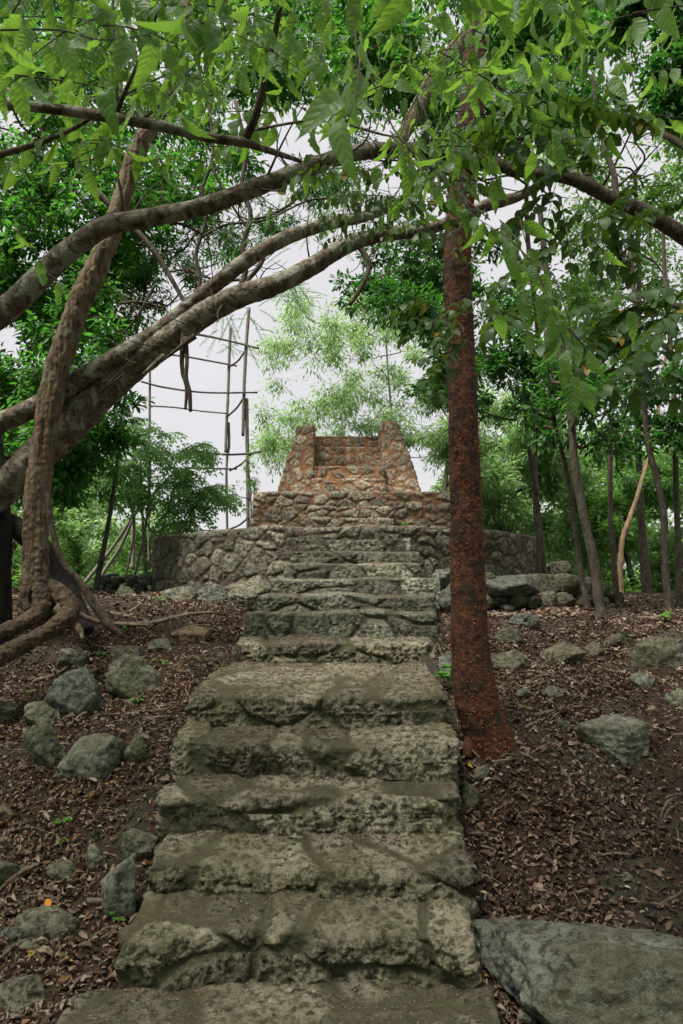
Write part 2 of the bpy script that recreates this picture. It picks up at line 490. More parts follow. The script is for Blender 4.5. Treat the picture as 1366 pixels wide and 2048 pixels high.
# ------------------------------------------------------------------ ground
GY = np.array([-50, 0, 1.5, 2.6, 2.80, 3.1, 3.4, 3.7, 4.0, 4.6, 5.2, 5.5, 5.8, 6.2, 7.0, 9.0, 12., 15., 22., 40., 90., 900.])
GZ = np.array([-1.2, -.5, -.14, -.06, .0, .10, .24, .42, .60, .80, .93, 1.06, 1.18, 1.27, 1.33, 1.36, 1.34, .95, .0, -1.5, -2.5, -2.5])
_yy = np.linspace(-50, 900, 95001)
_zz = np.interp(_yy, GY, GZ)
_k = np.hanning(41); _k /= _k.sum()
_zs = np.convolve(np.pad(_zz, 20, 'edge'), _k, 'valid')


def gz(x, y):
    x = np.asarray(x, float); y = np.asarray(y, float)
    z = np.interp(y, _yy, _zs)
    near = np.clip(1 - np.abs(y - 5) / 10, 0, 1)
    q = np.stack([x, y, 0 * x], -1).reshape(-1, 3)
    lump = (fbm(q * .9, 5, 3) * .10 + fbm(q * 3.3, 8, 3) * .035).reshape(x.shape)
    side = sstep(.6, 2.0, np.abs(x)) * near
    z = z + lump * (0.35 + .65 * side)
    z = z - .10 * sstep(.3, .9, x) * sstep(5.0, 7.0, y) * near       # right side of the mound sits a little lower
    z = z - .07 * np.exp(-((x - .72) / .13) ** 2) * sstep(6.4, 5.2, y)      # washed-out gully beside the stairs
    z = z - .13 * np.exp(-((x + .80) / .22) ** 2) * sstep(4.3, 5.0, y) * sstep(7.2, 6.4, y)
    z = z - .10 * sstep(1.0, 2.4, -x) * sstep(2.0, 3.5, y) * sstep(6.5, 5.0, y)
    lft = np.interp(y, [1.4, 2.6, 2.9, 4.0, 5.3, 6.1, 7.0], [-.98, -.93, -.80, -.80, -.70, -.50, -.36]); rgt = np.interp(y, [1.4, 2.8, 4, 5.3, 7], [.52, .46, .54, .62, .5])
    z = z - .35 * sstep(lft, lft + .05, x) * sstep(rgt, rgt - .05, x) * sstep(1.0, 1.5, y) * sstep(6.9, 6.6, y)
    z = z - sstep(6, 14, np.abs(x)) * (z + 1.5) * .8 * sstep(200, 100, y)
    return z


def on_ground(px, py):
    a = P(px, py, 1.0) - np.array([0, 0, H])
    d = np.arange(1.3, 40, .01)
    pts = np.array([0, 0, H])[None] + d[:, None] * a[None]
    g = gz(pts[:, 0], pts[:, 1])
    m = np.where(pts[:, 2] <= g)[0]
    i = m[0] if len(m) else len(d) - 1
    return pts[i]


def axis(lo, hi, a, b, step, growth=1.12):
    mid = list(np.arange(a, b, step))
    l = []; s = step; x = a
    while x > lo: s *= growth; x -= s; l.append(x)
    r = []; s = step; x = mid[-1]
    while x < hi: s *= growth; x += s; r.append(x)
    return np.array(l[::-1] + mid + r)


ax_ = axis(-700, 700, -4.2, 4.8, .022); ay_ = axis(-40, 850, 1.6, 9.5, .022)
X, Y = np.meshgrid(ax_, ay_, indexing='ij')
Z = gz(X, Y)
q = np.stack([X.ravel(), Y.ravel(), 0 * X.ravel()], 1)
fine = (sstep(6, 4.5, np.abs(X)) * sstep(12, 9, Y)).ravel()
Z = Z.ravel() + fine * (fbm(q * 14, 31, 3) * .014 + ridged(q * 40, 33, 2) * .004)
V = np.stack([X.ravel(), Y.ravel(), Z], 1)
ground = mesh('ground', V, gridf(len(ax_), len(ay_)), M['soil'])
tag(ground, 'brown forest soil of the mound under dry leaves', 'ground', kind='structure')


# ------------------------------------------------------------------ masonry
def masonry(V, N, cell, s, amp, joint=.16, rough=.012, low=.02, warp=.22, fine=.5, flat=1.0):
    cell = np.array(cell)
    w = np.stack([fbm(V * 3.0 / np.mean(cell) * .3, s + 50 + k, 3) for k in range(3)], 1) * warp
    f1, f2, h = worley(V / cell + w, s)
    e = f2 - f1
    m = sstep(joint * .25, joint, e)
    dome = sstep(0, joint * 3.2, e)
    d = (m * .65 + dome * .35) * amp * (.55 + .9 * h) - amp * .5
    d = d + low * fbm(V * 2.6, s + 9, 2) + rough * fbm(V * 13, s + 20, 4, .6)
    d = d + m * rough * .9 * fine * ridged(V * 30, s + 40, 3)
    if flat < 1:
        k = 1 - (1 - flat) * sstep(.55, .9, N[:, 2])
        d = d * k + (1 - k) * amp * .12
    pit = sstep(.45, .8, vnoise(V * 34, s + 60)) * sstep(-.1, .4, vnoise(V * 7, s + 61))
    d = d - pit * .012 * fine
    return d, m, (h * 7.13) % 1.0


def round_box(lo, hi, r, V):
    lo = np.array(lo); hi = np.array(hi)
    r = np.minimum(r, (hi - lo) * .49)
    q = np.clip(V, lo + r, hi - r)
    n = V - q; L = np.linalg.norm(n, axis=1, keepdims=True) + 1e-9
    n = n / L
    return q + n * r, n


def stone_block(name, lo, hi, cell, s, amp, mat, parent, res=.008, r=.045, faces='FTLR', taper=None, label=None, **k):
    V, Fc = box_surf(lo, hi, res, faces)
    V, N = round_box(lo, hi, r, V)
    d, m, h = masonry(V, N, cell, s, amp, **k)
    if taper is not None: V = taper(V)
    V = V + N * d[:, None]
    o = mesh(name, V, Fc, mat, parent, {'joint': m, 'rnd': h})
    if label: o['label'] = label
    return o


# staircase: (depth of riser, tread height, x0, x1) solved from the photograph's edges
HZ = []
STEPS = [(1862, 1968, 232, 952), (1728, 1792, 286, 940), (1585, 1670, 320, 928), (1478, 1553, 350, 912), (1385, 1452, 375, 902),
         (1281, 1326, 462, 874), (1226, 1274, 490, 872), (1189, 1223, 514, 872), (1157, 1187, 540, 882)]
stairs = empty('stone_staircase', (-.1, 2.8, 0))
tag(stairs, 'long mossy flight of rough limestone steps climbing from the foreground to the round platform', 'staircase')


def slope(py):
    u = 1024 - py
    return (F * SP + u * CP) / (F * CP - u * SP)


z = 0.0; info = []
for (t_, b_, x0, x1) in STEPS:
    d = (z - H) / slope(b_)
    z2 = H + slope(t_) * d
    k = d / (F * CP - (1024 - b_) * SP)
    info.append([d, z, z2, (x0 - 683) * k, (x1 - 683) * k]); z = z2
# upper four risers go on above the eye
for (t_, d, x0, x1) in [(1128, info[-1][0] + .33, 575, 842), (1101, info[-1][0] + .64, 582, 836), (1077, info[-1][0] + .95, 590, 822)]:
    z2 = H + slope(t_) * d; k = d / F
    info.append([d, z, z2, (x0 - 683) * k, (x1 - 683) * k]); z = z2
print('steps', [[round(a, 2) for a in i] for i in info])
# bottom slab
labels = {}
stone_block('bottom_slab', (-1.02, 1.45, -.45), (.58, info[0][0] + .25, .0), (.5, .42, .4), 3, .022, M['step'], stairs, res=.008, r=.05, joint=.12, rough=.01, flat=.5)
for i, (d, za, zb, x0, x1) in enumerate(info):
    back = (info[i + 1][0] if i + 1 < len(info) else d + .5) + .2
    res = .0055 if i < 5 else (.008 if i < 9 else .010)
    cell = (.46 + .13 * ((i * 7) % 3), 1.1, .42) if i < 9 else (.45, 1.1, .4)
    amp = .020 if i < 6 else .016

    def tp(V, d=d, zb=zb, i=i, za=za, x0=x0, x1=x1):
        W = V.copy()
        hgt = (W[:, 2] - za) / max(.05, zb - za)
        front = sstep(.35, 0, W[:, 1] - d)
        W[:, 1] += front * np.clip(hgt, 0, 1) * .015          # battered riser
        if i + 1 < len(info):
            nx = info[i + 1]; tt = np.clip((W[:, 1] - d) / (nx[0] - d), 0, 1.1); uu = np.clip((W[:, 0] - x0) / (x1 - x0), 0, 1)
            W[:, 0] += tt * ((1 - uu) * max(0, nx[3] - x0) - uu * max(0, x1 - nx[4]))
        W[:, 2] -= front * .028 * (hgt > .5) * (1 if i < 6 else .4)  # worn nose
        W[:, 1] += .035 * vnoise(np.stack([W[:, 0] * 2.3, 0 * W[:, 0] + i * 7.7, 0 * W[:, 0]], 1), 4) * sstep(.5, 0, W[:, 1] - d)
        W[:, 2] += .018 * vnoise(np.stack([W[:, 0] * 3.1, 0 * W[:, 0] + i * 3.3, 0 * W[:, 0]], 1), 6) * np.clip(hgt, 0, 1)
        return W
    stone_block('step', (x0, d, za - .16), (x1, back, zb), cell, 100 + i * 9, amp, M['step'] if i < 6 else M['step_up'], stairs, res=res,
                r=.030 if i < 6 else .018, taper=tp, joint=.10, rough=.024 if i < 6 else .013, low=.03, fine=.8, flat=.5, warp=.4)

# ------------------------------------------------------------------ round platform
cx, R0, yf = .06, 2.72, 7.32
cyy = yf + R0
ztop = H + slope(1051) * yf
zbase = 1.1
plat = empty('round_stone_platform', (cx, cyy, zbase))
tag(plat, 'low round platform walled with rubble stone at the top of the steps', 'platform')
rr = .05; prof = []
for zz in np.arange(zbase - .2, ztop - rr, .012): prof.append((R0, zz, 1, 0))
for a in np.linspace(0, math.pi / 2, 7): prof.append((R0 - rr + rr * math.cos(a), ztop - rr + rr * math.sin(a), math.cos(a), math.sin(a)))
for r_ in np.arange(R0 - rr - .012, R0 - 1.5, -.02): prof.append((r_, ztop, 0, 1))
prof = np.array(prof)
th = np.linspace(math.radians(160), math.radians(380), 760)
A, B = np.meshgrid(th, np.arange(len(prof)), indexing='ij'); A = A.ravel(); B = B.ravel()
pr = prof[B]
V = np.stack([cx + pr[:, 0] * np.cos(A), cyy + pr[:, 0] * np.sin(A), pr[:, 1]], 1)
N = np.stack([pr[:, 2] * np.cos(A), pr[:, 2] * np.sin(A), pr[:, 3]], 1)
d, m, h = masonry(V, N, (.22, .22, .17), 500, .017, joint=.17, rough=.012, low=.03, flat=.4, warp=.32)
V = V + N * d[:, None]
V[:, 2] += (.028 * vnoise(np.stack([A * 5, 0 * A, 0 * A], 1), 9) - .03 * np.clip(-np.cos(A), 0, 1)) * sstep(ztop - .2, ztop, V[:, 2])
mesh('wall', V, gridf(len(th), len(prof)), M['round'], plat, {'joint': m, 'rnd': h})
# trodden stone top of the platform, inside the rim
gx, gy = np.meshgrid(np.linspace(cx - 1.4, cx + 1.4, 40), np.linspace(cyy - 1.4, cyy + 1.4, 40), indexing='ij')
V = np.stack([gx.ravel(), gy.ravel(), ztop - .03 + 0 * gx.ravel()], 1)
mesh('paving', V, gridf(40, 40), M['round'], plat, {'joint': np.ones(len(V)), 'rnd': np.full(len(V), .5)})

# square terrace on the platform
yt = 8.12
zt2 = H + slope(983) * yt
terr = empty('square_stone_terrace', (.15, yt, ztop))
tag(terr, 'square rubble stone terrace standing on the round platform', 'terrace')
xl, xr = P(504, 1000, yt)[0], P(936, 1000, yt)[0]
stone_block('wall', (xl, yt, ztop - .12), (xr, yt + 2.2, zt2), (.19, .3, .12), 700, .014, M['tier'], terr, res=.011, r=.03, joint=.2, low=.018, rough=.012, flat=.5)
s1 = [(1037, yt - .46, 612, 789), (1013, yt - .22, 618, 788)]
for i, (tp_, dd, a, b) in enumerate(s1):
    stone_block('step', (P(a, 1030, dd)[0], dd, ztop - .1), (P(b, 1030, dd)[0], yt + .08, H + slope(tp_) * dd), (.22, .3, .13), 740 + i * 7, .013, M['tier'], terr,
                res=.010, r=.025, joint=.2, low=.02)

# shrine
ys = 8.75
shr = empty('stone_stair_monument', (.05, ys, zt2))
tag(shr, 'small pyramid-like stone monument with two sloping cheek walls and narrow steps between', 'monument')


def prism(name, quad, y0, y1, s, mat, parent, res=.011, lean=0.0):
    """front face quad (x,z): bl, br, tr, tl ; extruded from y0 to y1"""
    bl, br, tr, tl = [np.array(c, float) for c in quad]
    V, Fc = box_surf((0, 0, 0), (1, 1, 1), 1 / 70., 'FTLR')
    d_ = np.array([max(np.linalg.norm(br - bl), np.linalg.norm(tr - tl)), y1 - y0, tl[1] - bl[1]])
    Vm, Nn = round_box((0, 0, 0), d_, .03, V * d_)
    q = Vm / d_
    u, w = q[:, 0:1], q[:, 2:3]
    xz = (bl * (1 - u) + br * u) * (1 - w) + (tl * (1 - u) + tr * u) * w
    W = np.stack([xz[:, 0], y0 + q[:, 1] * (y1 - y0) + lean * q[:, 2], xz[:, 1]], 1)
    d, m, h = masonry(W, Nn, (.17, .3, .12), s, .012, joint=.22, low=.008, rough=.008, flat=.2)
    W = W + Nn * d[:, None]
    return mesh(name, W, Fc, mat, parent, {'joint': m, 'rnd': h})


def fx(px, d, py=900): return P(px, py, d)[0]
def fz(py, d): return H + slope(py) * d


prism('cheek_wall', [(fx(548, ys), zt2 - .08), (fx(630, ys), zt2 - .08), (fx(626, ys), fz(849, ys + .1)), (fx(593, ys), fz(850, ys + .1))], ys, ys + 1.0, 811, M['shrine'], shr, lean=.12)
prism('cheek_wall', [(fx(766, ys), zt2 - .08), (fx(852, ys), zt2 - .08), (fx(797, ys), fz(841, ys + .1)), (fx(763, ys), fz(840, ys + .1))], ys, ys + 1.0, 822, M['shrine'], shr, lean=.12)
xa, xb = fx(615, ys), fx(775, ys)
for i, (py, dd, a, b) in enumerate([(957, ys - .18, 624, 772), (933, ys - .03, 628, 768), (894, ys + .38, 620, 780), (872, ys + .62, 620, 780)]):
    stone_block('step', (fx(a, dd), dd, zt2 - .08), (fx(b, dd), ys + 1.0, fz(py, dd)), (.18, .3, .12), 850 + i * 5, .012, M['shrine'], shr,
                res=.011, r=.015, joint=.22, low=.010, rough=.009, flat=.2)

# ------------------------------------------------------------------ rocks
def ico(sub):
    bm = bmesh.new(); bmesh.ops.create_icosphere(bm, subdivisions=sub, radius=1)
    V = np.array([v.co[:] for v in bm.verts]); Fc = np.array([[v.index for v in f.verts] for f in bm.faces]); bm.free()
    return V, Fc


ICO = {k: ico(k) for k in (3, 4, 5, 6)}


def rock_shape(sub, seed, size, facets=11, rough=1.0, planes=None):
    r = np.random.default_rng(seed)
    D, Fc = ICO[sub]
    n = unit(r.normal(size=(facets, 3))); k = r.uniform(.55, 1.0, facets)
    if planes:
        n = np.vstack([n, unit(np.array([q[:3] for q in planes], float))]); k = np.append(k, [q[3] for q in planes])
    dd = D @ n.T
    R = np.min(np.where(dd > .05, k[None] / np.maximum(dd, .05), 9), axis=1)
    R = np.minimum(R, 1.15)
    R = R * .93 + .07 * np.mean(k)
    sz = np.array(size)
    V = D * R[:, None]
    s = float(np.mean(sz))
    if len(V) > 20000: V = V * (1 + .05 * ridged(V * 5.5, seed + 11, 4))[:, None]
    nn = fbm(V * 1.7, seed, 4) * .10 + ridged(V * 3.3, seed + 3, 4) * .085 * rough + fbm(V * 10, seed + 5, 4, .6) * .055 * rough
    V = V * (1 + nn)[:, None]
    pit = sstep(.35, .8, vnoise(V * 9, seed + 7)) * .05 * rough
    V = V * (1 - pit)[:, None]
    e = V.max(0) - V.min(0)
    V = (V - V.min(0)) / e - .5
    a = 0
    return V * sz, Fc


def rock(px, py, w, h, label, mat='rock', seed=None, sub=5, depth=1.0, rot=None, sink=.22, group=None, d=None, facets=11, rough=1.0, tilt=0.0, name='rock'):
    seed = seed if seed is not None else int(px * 7 + py)
    sink = sink + .2; h = h * 1.05
    if d is None:
        c = on_ground(px, py + h * .42)
    else:
        c = P(px, py + h * .42, d)
    k = c[1] / F
    W = w * k; Hh = max(.5 * h * k, h * k - .6 * W * depth * (py - 1157) / F)
    V, Fc = rock_shape(sub, seed, (W * 1.12, W * depth, Hh * (1 + sink)), facets, rough)
    if tilt:
        ct, st = math.cos(tilt), math.sin(tilt)
        V = np.stack([V[:, 0] * ct - V[:, 2] * st, V[:, 1], V[:, 0] * st + V[:, 2] * ct], 1)
    loc = c + np.array([0, W * depth * .25, Hh * (1 + sink) * .5 - Hh * sink])
    loc[0] = (px - 683) * loc[1] / F * 1.0
    o = mesh(name, V + loc, Fc, M[mat], None, {'joint': np.ones(len(V)), 'rnd': np.full(len(V), (seed * .37) % 1 * .5 + .4)}, loc=loc)
    tag(o, label, 'rock', group)
    return o


LR = [
    (170, 1385, 108, 92, 'smooth dark grey boulder lying left of the stone steps, below the gnarled trunk', 'rock_dark', .9, .2),
    (278, 1352, 104, 80, 'pitted grey boulder just right of the smooth dark boulder', 'rock', .8, .2),
    (262, 1312, 62, 40, 'small rough rock behind the pitted grey boulder', 'rock', .8, .2),
    (108, 1496, 82, 92, 'tall tilted grey rock left of the rounded pale boulder', 'rock', .8, .2),
    (190, 1515, 124, 88, 'rounded pale grey boulder with a dark underside left of the fourth step', 'rock_pale', .8, .12),
    (283, 1502, 40, 56, 'upright small grey rock right of the rounded pale boulder', 'rock', .8, .2),
    (100, 1424, 70, 42, 'flat half-buried rock below and left of the dark boulder', 'rock', 1, .3),
    (20, 1428, 58, 50, 'mossy half-buried rock at the left edge below the gnarled trunk', 'rock', 1, .3),
    (33, 1632, 30, 38, 'small tan rock standing in the dry leaves at the left', 'rock_tan', .9, .2),
    (28, 1750, 68, 62, 'grey rock cut off by the left edge above the orange leaf', 'rock', .9, .2),
    (213, 1715, 42, 48, 'upright grey rock left of the tall pale stone beside the steps', 'rock', .8, .25),
    (152, 1742, 60, 40, 'flat rock half buried in dry leaves left of a small upright rock', 'rock', .9, .3),
    (132, 1842, 110, 72, 'pitted dark mossy rock under the orange leaf at lower left', 'rock', .9, .3),
    (90, 1893, 44, 30, 'small angular grey stone below the pitted mossy rock', 'rock_pale', .9, .2),
    (78, 1985, 100, 76, 'flat grey rock in the bottom left corner', 'rock', 1.0, .35),
    (48, 1868, 55, 38, 'dark grey rock left of the small angular stone', 'rock_dark', .9, .3),
    (258, 1790, 62, 124, 'tall pale grey stone propped against the left end of the second step', 'rock_pale', .8, .1),
    (295, 1690, 66, 60, 'rough block tucked against the left end of the third step', 'rock', .8, .2),
    (385, 1270, 70, 34, 'flat rock with an orange patch on the slope left of the steps', 'rock_tan', .9, .25),
    (330, 1290, 50, 26, 'low grey rock left of the rock with an orange patch', 'rock', .9, .25),
    (150, 1318, 56, 38, 'low mossy rock above the smooth dark boulder', 'rock', .9, .3),
    (365, 1990, 90, 40, 'pale worn stone at the left end of the bottom slab', 'rock_pale', .9, .4),
    (205, 2018, 110, 60, 'pale lump of stone beside the lower left corner of the steps', 'rock_pale', .9, .3),
]
for (px, py, w, h, lab, mt, dp, sk) in LR:
    if px == 365: continue
    rock(px, py, w, h, lab, mt, depth=dp, sink=sk)
RRk = [
    (1218, 1476, 140, 84, 'large rounded pale boulder on the right slope behind the red tree', 'rock_pale', .8, .15),
    (1117, 1308, 92, 54, 'pitted dark grey rock on the slope right of the red trunk', 'rock', .8, .2),
    (1010, 1268, 66, 42, 'rough rock just right of the red trunk, below the low wall', 'rock', .8, .2),
    (1008, 1322, 84, 52, 'mossy brown rock touching the right side of the red trunk', 'rock', .9, .25),
    (1300, 1308, 105, 80, 'mossy mound-like rock at the far right below the saplings', 'rock', .9, .25),
    (1272, 1362, 48, 30, 'small pale rock above the large rounded boulder', 'rock_pale', .9, .2),
    (1345, 1398, 60, 50, 'mossy rock at the right edge of the slope', 'rock', .9, .25),
    (1290, 1425, 27, 24, 'small reddish brown stone right of the large rounded boulder', 'rock_tan', .9, .2),
    (1044, 1243, 62, 34, 'dark pitted rock in front of the low dry stone wall', 'rock_dark', .9, .25),
    (1095, 1385, 40, 24, 'flat pale stone in the leaves right of the red trunk', 'rock_pale', .9, .3),
    (1036, 1386, 30, 18, 'small flat pale stone close to the red trunk', 'rock_pale', .9, .3),
    (1115, 1452, 28, 22, 'small mossy stone left of the large rounded boulder', 'rock', .9, .25),
    (955, 1546, 38, 32, 'grey stone at the foot of the red tree by the steps', 'rock', .9, .25),
    (1362, 1738, 30, 54, 'pale stone at the right edge in the dry leaves', 'rock_pale', .9, .25),
    (1180, 1300, 44, 30, 'grey rock between the pitted dark rock and the mossy mound', 'rock', .9, .3),
    (1215, 1282, 40, 26, 'grey rock at the foot of the leaning middle sapling', 'rock', .9, .3),
    (1225, 1755, 30, 20, 'thumb-sized pale pebble lying in dry leaves on the right slope', 'rock_pale', .9, .2),
    (1030, 2035, 34, 28, 'small pale stone between the bottom slab and the big grey slab', 'rock_pale', .9, .2),
    (1262, 1500, 34, 20, 'flat mossy stone right below the large rounded boulder', 'rock', .9, .3),
    (1345, 1300, 40, 40, 'dark rock at the right edge beside the mossy mound', 'rock_dark', .9, .3),
    (960, 1462, 26, 20, 'dark little stone on the right of the steps under the red tree', 'rock_dark', .9, .3),
    (898, 1335, 46, 52, 'dark stone wedged between the landing and the red trunk', 'rock_dark', .8, .2),
    (932, 1590, 34, 44, 'rough stone leaning on the right end of the third step', 'rock', .8, .3),
]
for (px, py, w, h, lab, mt, dp, sk) in RRk:
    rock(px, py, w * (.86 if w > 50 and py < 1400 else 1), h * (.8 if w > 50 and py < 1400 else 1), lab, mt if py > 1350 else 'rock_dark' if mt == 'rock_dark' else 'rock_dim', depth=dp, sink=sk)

# great slab at the lower right, built from its own outline in plan and section
V, Fc = rock_shape(6, 917, (1, 1, 1), 3, 1.0, [(0, .25, 1, .62), (.35, -.2, .9, .66), (-.35, .1, .9, .70), (.1, -1, .35, .62), (-.5, -1, .5, .68), (-1, -.2, .25, .75), (0, 1, .1, .8), (1, .2, .1, .85)])
u = V[:, 0] + .5; v = V[:, 1] + .5; w = V[:, 2] + .5
x = .58 + u * 1.25 - .05 * v
y = 2.34 + v * .74 - .18 * u * (1 + .9 * v)
z_ = -.40 + w * (.68 - .02 * u)
W = np.stack([x, y, z_], 1)
loc = np.array([1.0, 2.5, .0])
o = mesh('rock_slab', W, Fc, M['slab'], None, {'joint': np.ones(len(W)), 'rnd': np.full(len(W), .65)}, loc=loc)
tag(o, 'huge pale grey flat-topped rock slab at the lower right beside the bottom step', 'rock')

# row of big stones at the foot of the platform, left of the steps
for (px, py, w, h, lab, mt) in [
    (362, 1194, 72, 36, 'long low grey stone at the foot of the round platform, leftmost of three', 'rock'),
    (425, 1192, 62, 38, 'grey block at the platform foot between the long low stone and the brown block', 'rock_dark'),
    (505, 1190, 96, 50, 'large brownish block at the foot of the platform beside the steps', 'rock_tan'),
    (255, 1188, 44, 32, 'weathered grey stone by the left corner of the round platform', 'rock'),
    (310, 1198, 30, 20, 'low dark stone lying left of the long low stone below the platform', 'rock_dark')]:
    rock(px, py, w, h, lab, mt if mt != 'rock_tan' else 'rock', sub=5, d=6.55 if px > 330 else 7.6, depth=.7, sink=.3)


def dry_wall(name, label, rows, mat='rock_dim', depth=.8, parent=None):
    """rows: (px, py, w, h, d) stones, each its own part"""
    x0, y0, _, _, d0 = rows[0]
    root = empty(name, P(x0, 1215, d0)); tag(root, label, 'wall')
    for i, (px, py, w, h, d) in enumerate(rows):
        k = d / F
        V, Fc = rock_shape(4, i * 31 + px, (w * k * 1.06, max(w * k * depth, .22), h * k * 1.05), 8, 1.0, [(.1 * (i % 3 - 1), 0, 1, .68), (0, 0, -1, .65)])
        c = P(px, py, d)
        mesh('stone', V + c, Fc, M[mat if i % 4 else 'rock_dark'], root, {'joint': np.ones(len(V)), 'rnd': np.full(len(V), random.uniform(.3, .9))})
    return root


rows = [(1022, 1171, 108, 42, 7.0), (1085, 1168, 70, 40, 7.25), (1132, 1168, 48, 40, 7.2), (1118, 1138, 44, 32, 7.6), (1166, 1172, 50, 36, 7.3),
        (1200, 1178, 40, 30, 7.4), (985, 1196, 60, 32, 7.0), (1035, 1202, 38, 30, 7.0), (1062, 1204, 36, 26, 7.0), (1092, 1198, 44, 30, 7.1), (1130, 1200, 44, 30, 7.1),
        (1165, 1202, 42, 28, 7.2), (1200, 1205, 44, 26, 7.3), (1232, 1196, 30, 24, 7.5), (975, 1160, 30, 30, 7.0), (1228, 1214, 26, 14, 7.4), (1012, 1216, 34, 16, 6.95)]
dry_wall('dry_stone_wall', 'low dry-laid wall of grey blocks right of the round platform behind the red tree', rows)
rows = [(208, 1162, 30, 18, 9.2), (236, 1160, 30, 16, 9.2), (266, 1160, 34, 22, 9.0), (200, 1178, 26, 18, 9.2), (226, 1176, 28, 16, 9.2), (250, 1178, 24, 18, 9.0),
        (282, 1178, 30, 22, 9.0), (210, 1192, 34, 14, 9.1), (240, 1193, 30, 14, 9.1), (275, 1194, 34, 18, 8.9), (290, 1160, 26, 22, 8.9), (222, 1152, 34, 10, 9.3)]
dry_wall('rubble_wall', 'short pale rubble wall seen beyond the left edge of the round platform', rows, 'rock_pale')
rows = [(888, 1158, 50, 40, 6.7), (905, 1185, 44, 36, 6.6), (868, 1180, 34, 30, 6.75), (892, 1208, 36, 26, 6.4)]
dry_wall('rubble_heap', 'small heap of dark stones between the upper steps and the red trunk', rows, 'rock_dark')
for r_ in (stairs, plat): pass

# ------------------------------------------------------------------ trunks and branches
def bark_disp(s, amp, kx=9, kz=3, ridge=.5, kv=None):
    def f(V, al, rr):
        q = V * np.array(kv or [kx, kx, kz])
        return rr * amp * (fbm(q, s, 4, .55) + ridge * (ridged(q * 1.7, s + 5, 3) - .3)) + rr * amp * .5 * fbm(V * 45, s + 9, 2)
    return f


def trunk(name, pts, wpx, mat, parent=None, d=None, seg=28, res=.012, amp=.12, s=1, kx=9, kz=3, ridge=.5, kv=None, **k):
    """pts (px, py, d); wpx = width in pixels along it"""
    W = PP(pts, d)
    wp = np.interp(np.linspace(0, 1, len(pts)), np.linspace(0, 1, len(wpx)), wpx)
    rad = [0.41 * wp[i] * W[i][1] / F for i in range(len(pts))]
    V, Fc, caps = tube_vf(W, rad, seg, res=res, disp=bark_disp(s, amp, kx, kz, ridge, kv))
    return mesh(name, V, [Fc] + caps if caps else Fc, mat, parent, **k)


def thing(name, at, label, cat, group=None):
    o = empty(name, at); tag(o, label, cat, group); return o


# gumbo-like red tree -------------------------------------------------------
RD = 4.08
red = thing('red_barked_tree', P(985, 1505, RD), 'straight tree with coppery red flaking bark standing right of the steps', 'tree')
path = [(1000, 1570), (988, 1512), (970, 1460), (952, 1390), (941, 1290), (936, 1160), (932, 1024), (928, 900), (924, 760), (917, 620), (915, 500), (922, 400), (936, 280), (948, 150), (955, 0), (960, -150)]
wd = [112, 102, 94, 90, 80, 74, 68, 65, 63, 62, 62, 60, 58, 56, 54, 50]
W = PP(path, RD); rad = [.465 * a * RD / F for a in wd]


def rdisp(V, al, rr):
    flare = 0
    a = fbm(V * np.array([7, 7, 5]), 3, 4) * .06 + fbm(V * np.array([30, 30, 60]), 5, 3) * .035
    ring = sstep(.3, .7, vnoise(V * np.array([3, 3, 26]), 77)) * .03
    ang = ridged(V * np.array([7, 7, 1.2]), 12, 2) * .10 * sstep(.75, .1, al)
    return rr * (a + ring + ang)


V, Fc, caps = tube_vf(W, rad, 72, res=.009, disp=rdisp)
mesh('trunk', V, [Fc] + caps, M['red_bark'], red)
# curled papery flakes of bark
C = catmull(W, 400); rC = np.interp(np.linspace(0, 1, 400), np.linspace(0, 1, len(rad)), rad)
n = 3200
ti = RNG.integers(0, 330, n); aa = RNG.uniform(math.pi * .9, math.pi * 2.1, n)
clump = vnoise(np.stack([np.cos(aa) * 2, np.sin(aa) * 2, ti * .09], 1), 5) + RNG.normal(0, .25, n)
kp = clump > .02
ti, aa = ti[kp], aa[kp]
out = np.stack([np.cos(aa), np.sin(aa), 0 * aa], 1)
pos = C[ti] + out * (rC[ti] * 1.03)[:, None]
tang = np.stack([-np.sin(aa), np.cos(aa), RNG.normal(0, .5, len(aa))], 1)
leaves('bark_flakes', CURLED, pos, tang + out * RNG.uniform(.1, .9, (len(aa), 1)), out, RNG.uniform(.007, .024, len(aa)), M['flake'], red)
# exposed root flares
for i, (pl, wl) in enumerate([
    ([(1000, 1470, 4.08), (1018, 1490, 4.06), (1036, 1515, 4.03)], [50, 36, 20]),
    ([(950, 1470, 4.06), (940, 1492, 4.03), (934, 1515, 4.0)], [50, 34, 20])]):
    trunk('root', pl, wl, M['red_bark'], red, s=40 + i, seg=16, amp=.15)

# gnarled left trunk ----------------------------------------------------------
GD = 4.9
gn = thing('gnarled_tree', P(80, 1190, GD), 'gnarled bare trunk at the left rising from a twisted horizontal root log', 'tree')
trunk('trunk', [(95, 1245), (72, 1180), (70, 1110), (72, 1020), (82, 920), (98, 820), (122, 710), (158, 610), (198, 525), (222, 470), (243, 400), (268, 320), (296, 262), (330, 200, 4.9), (350, 120, 4.9), (372, 20, 4.9), (385, -80, 4.9)],
      [50, 64, 62, 60, 58, 56, 56, 54, 50, 46, 44, 42, 40, 36, 32, 28, 24], M['trunk_bark'], gn, d=GD, seg=72, res=.010, amp=.17, s=71, kx=16, kz=1.6, ridge=.9)
trunk('root_log', [(72, 1150, 4.9), (84, 1190, 4.86), (80, 1222, 4.8), (42, 1247, 4.7), (0, 1266, 4.6), (-60, 1292, 4.4)], [50, 50, 42, 36, 36, 40], M['log'], gn, seg=64, res=.010, amp=.16, s=81, kv=(4, 22, 30), ridge=.9)
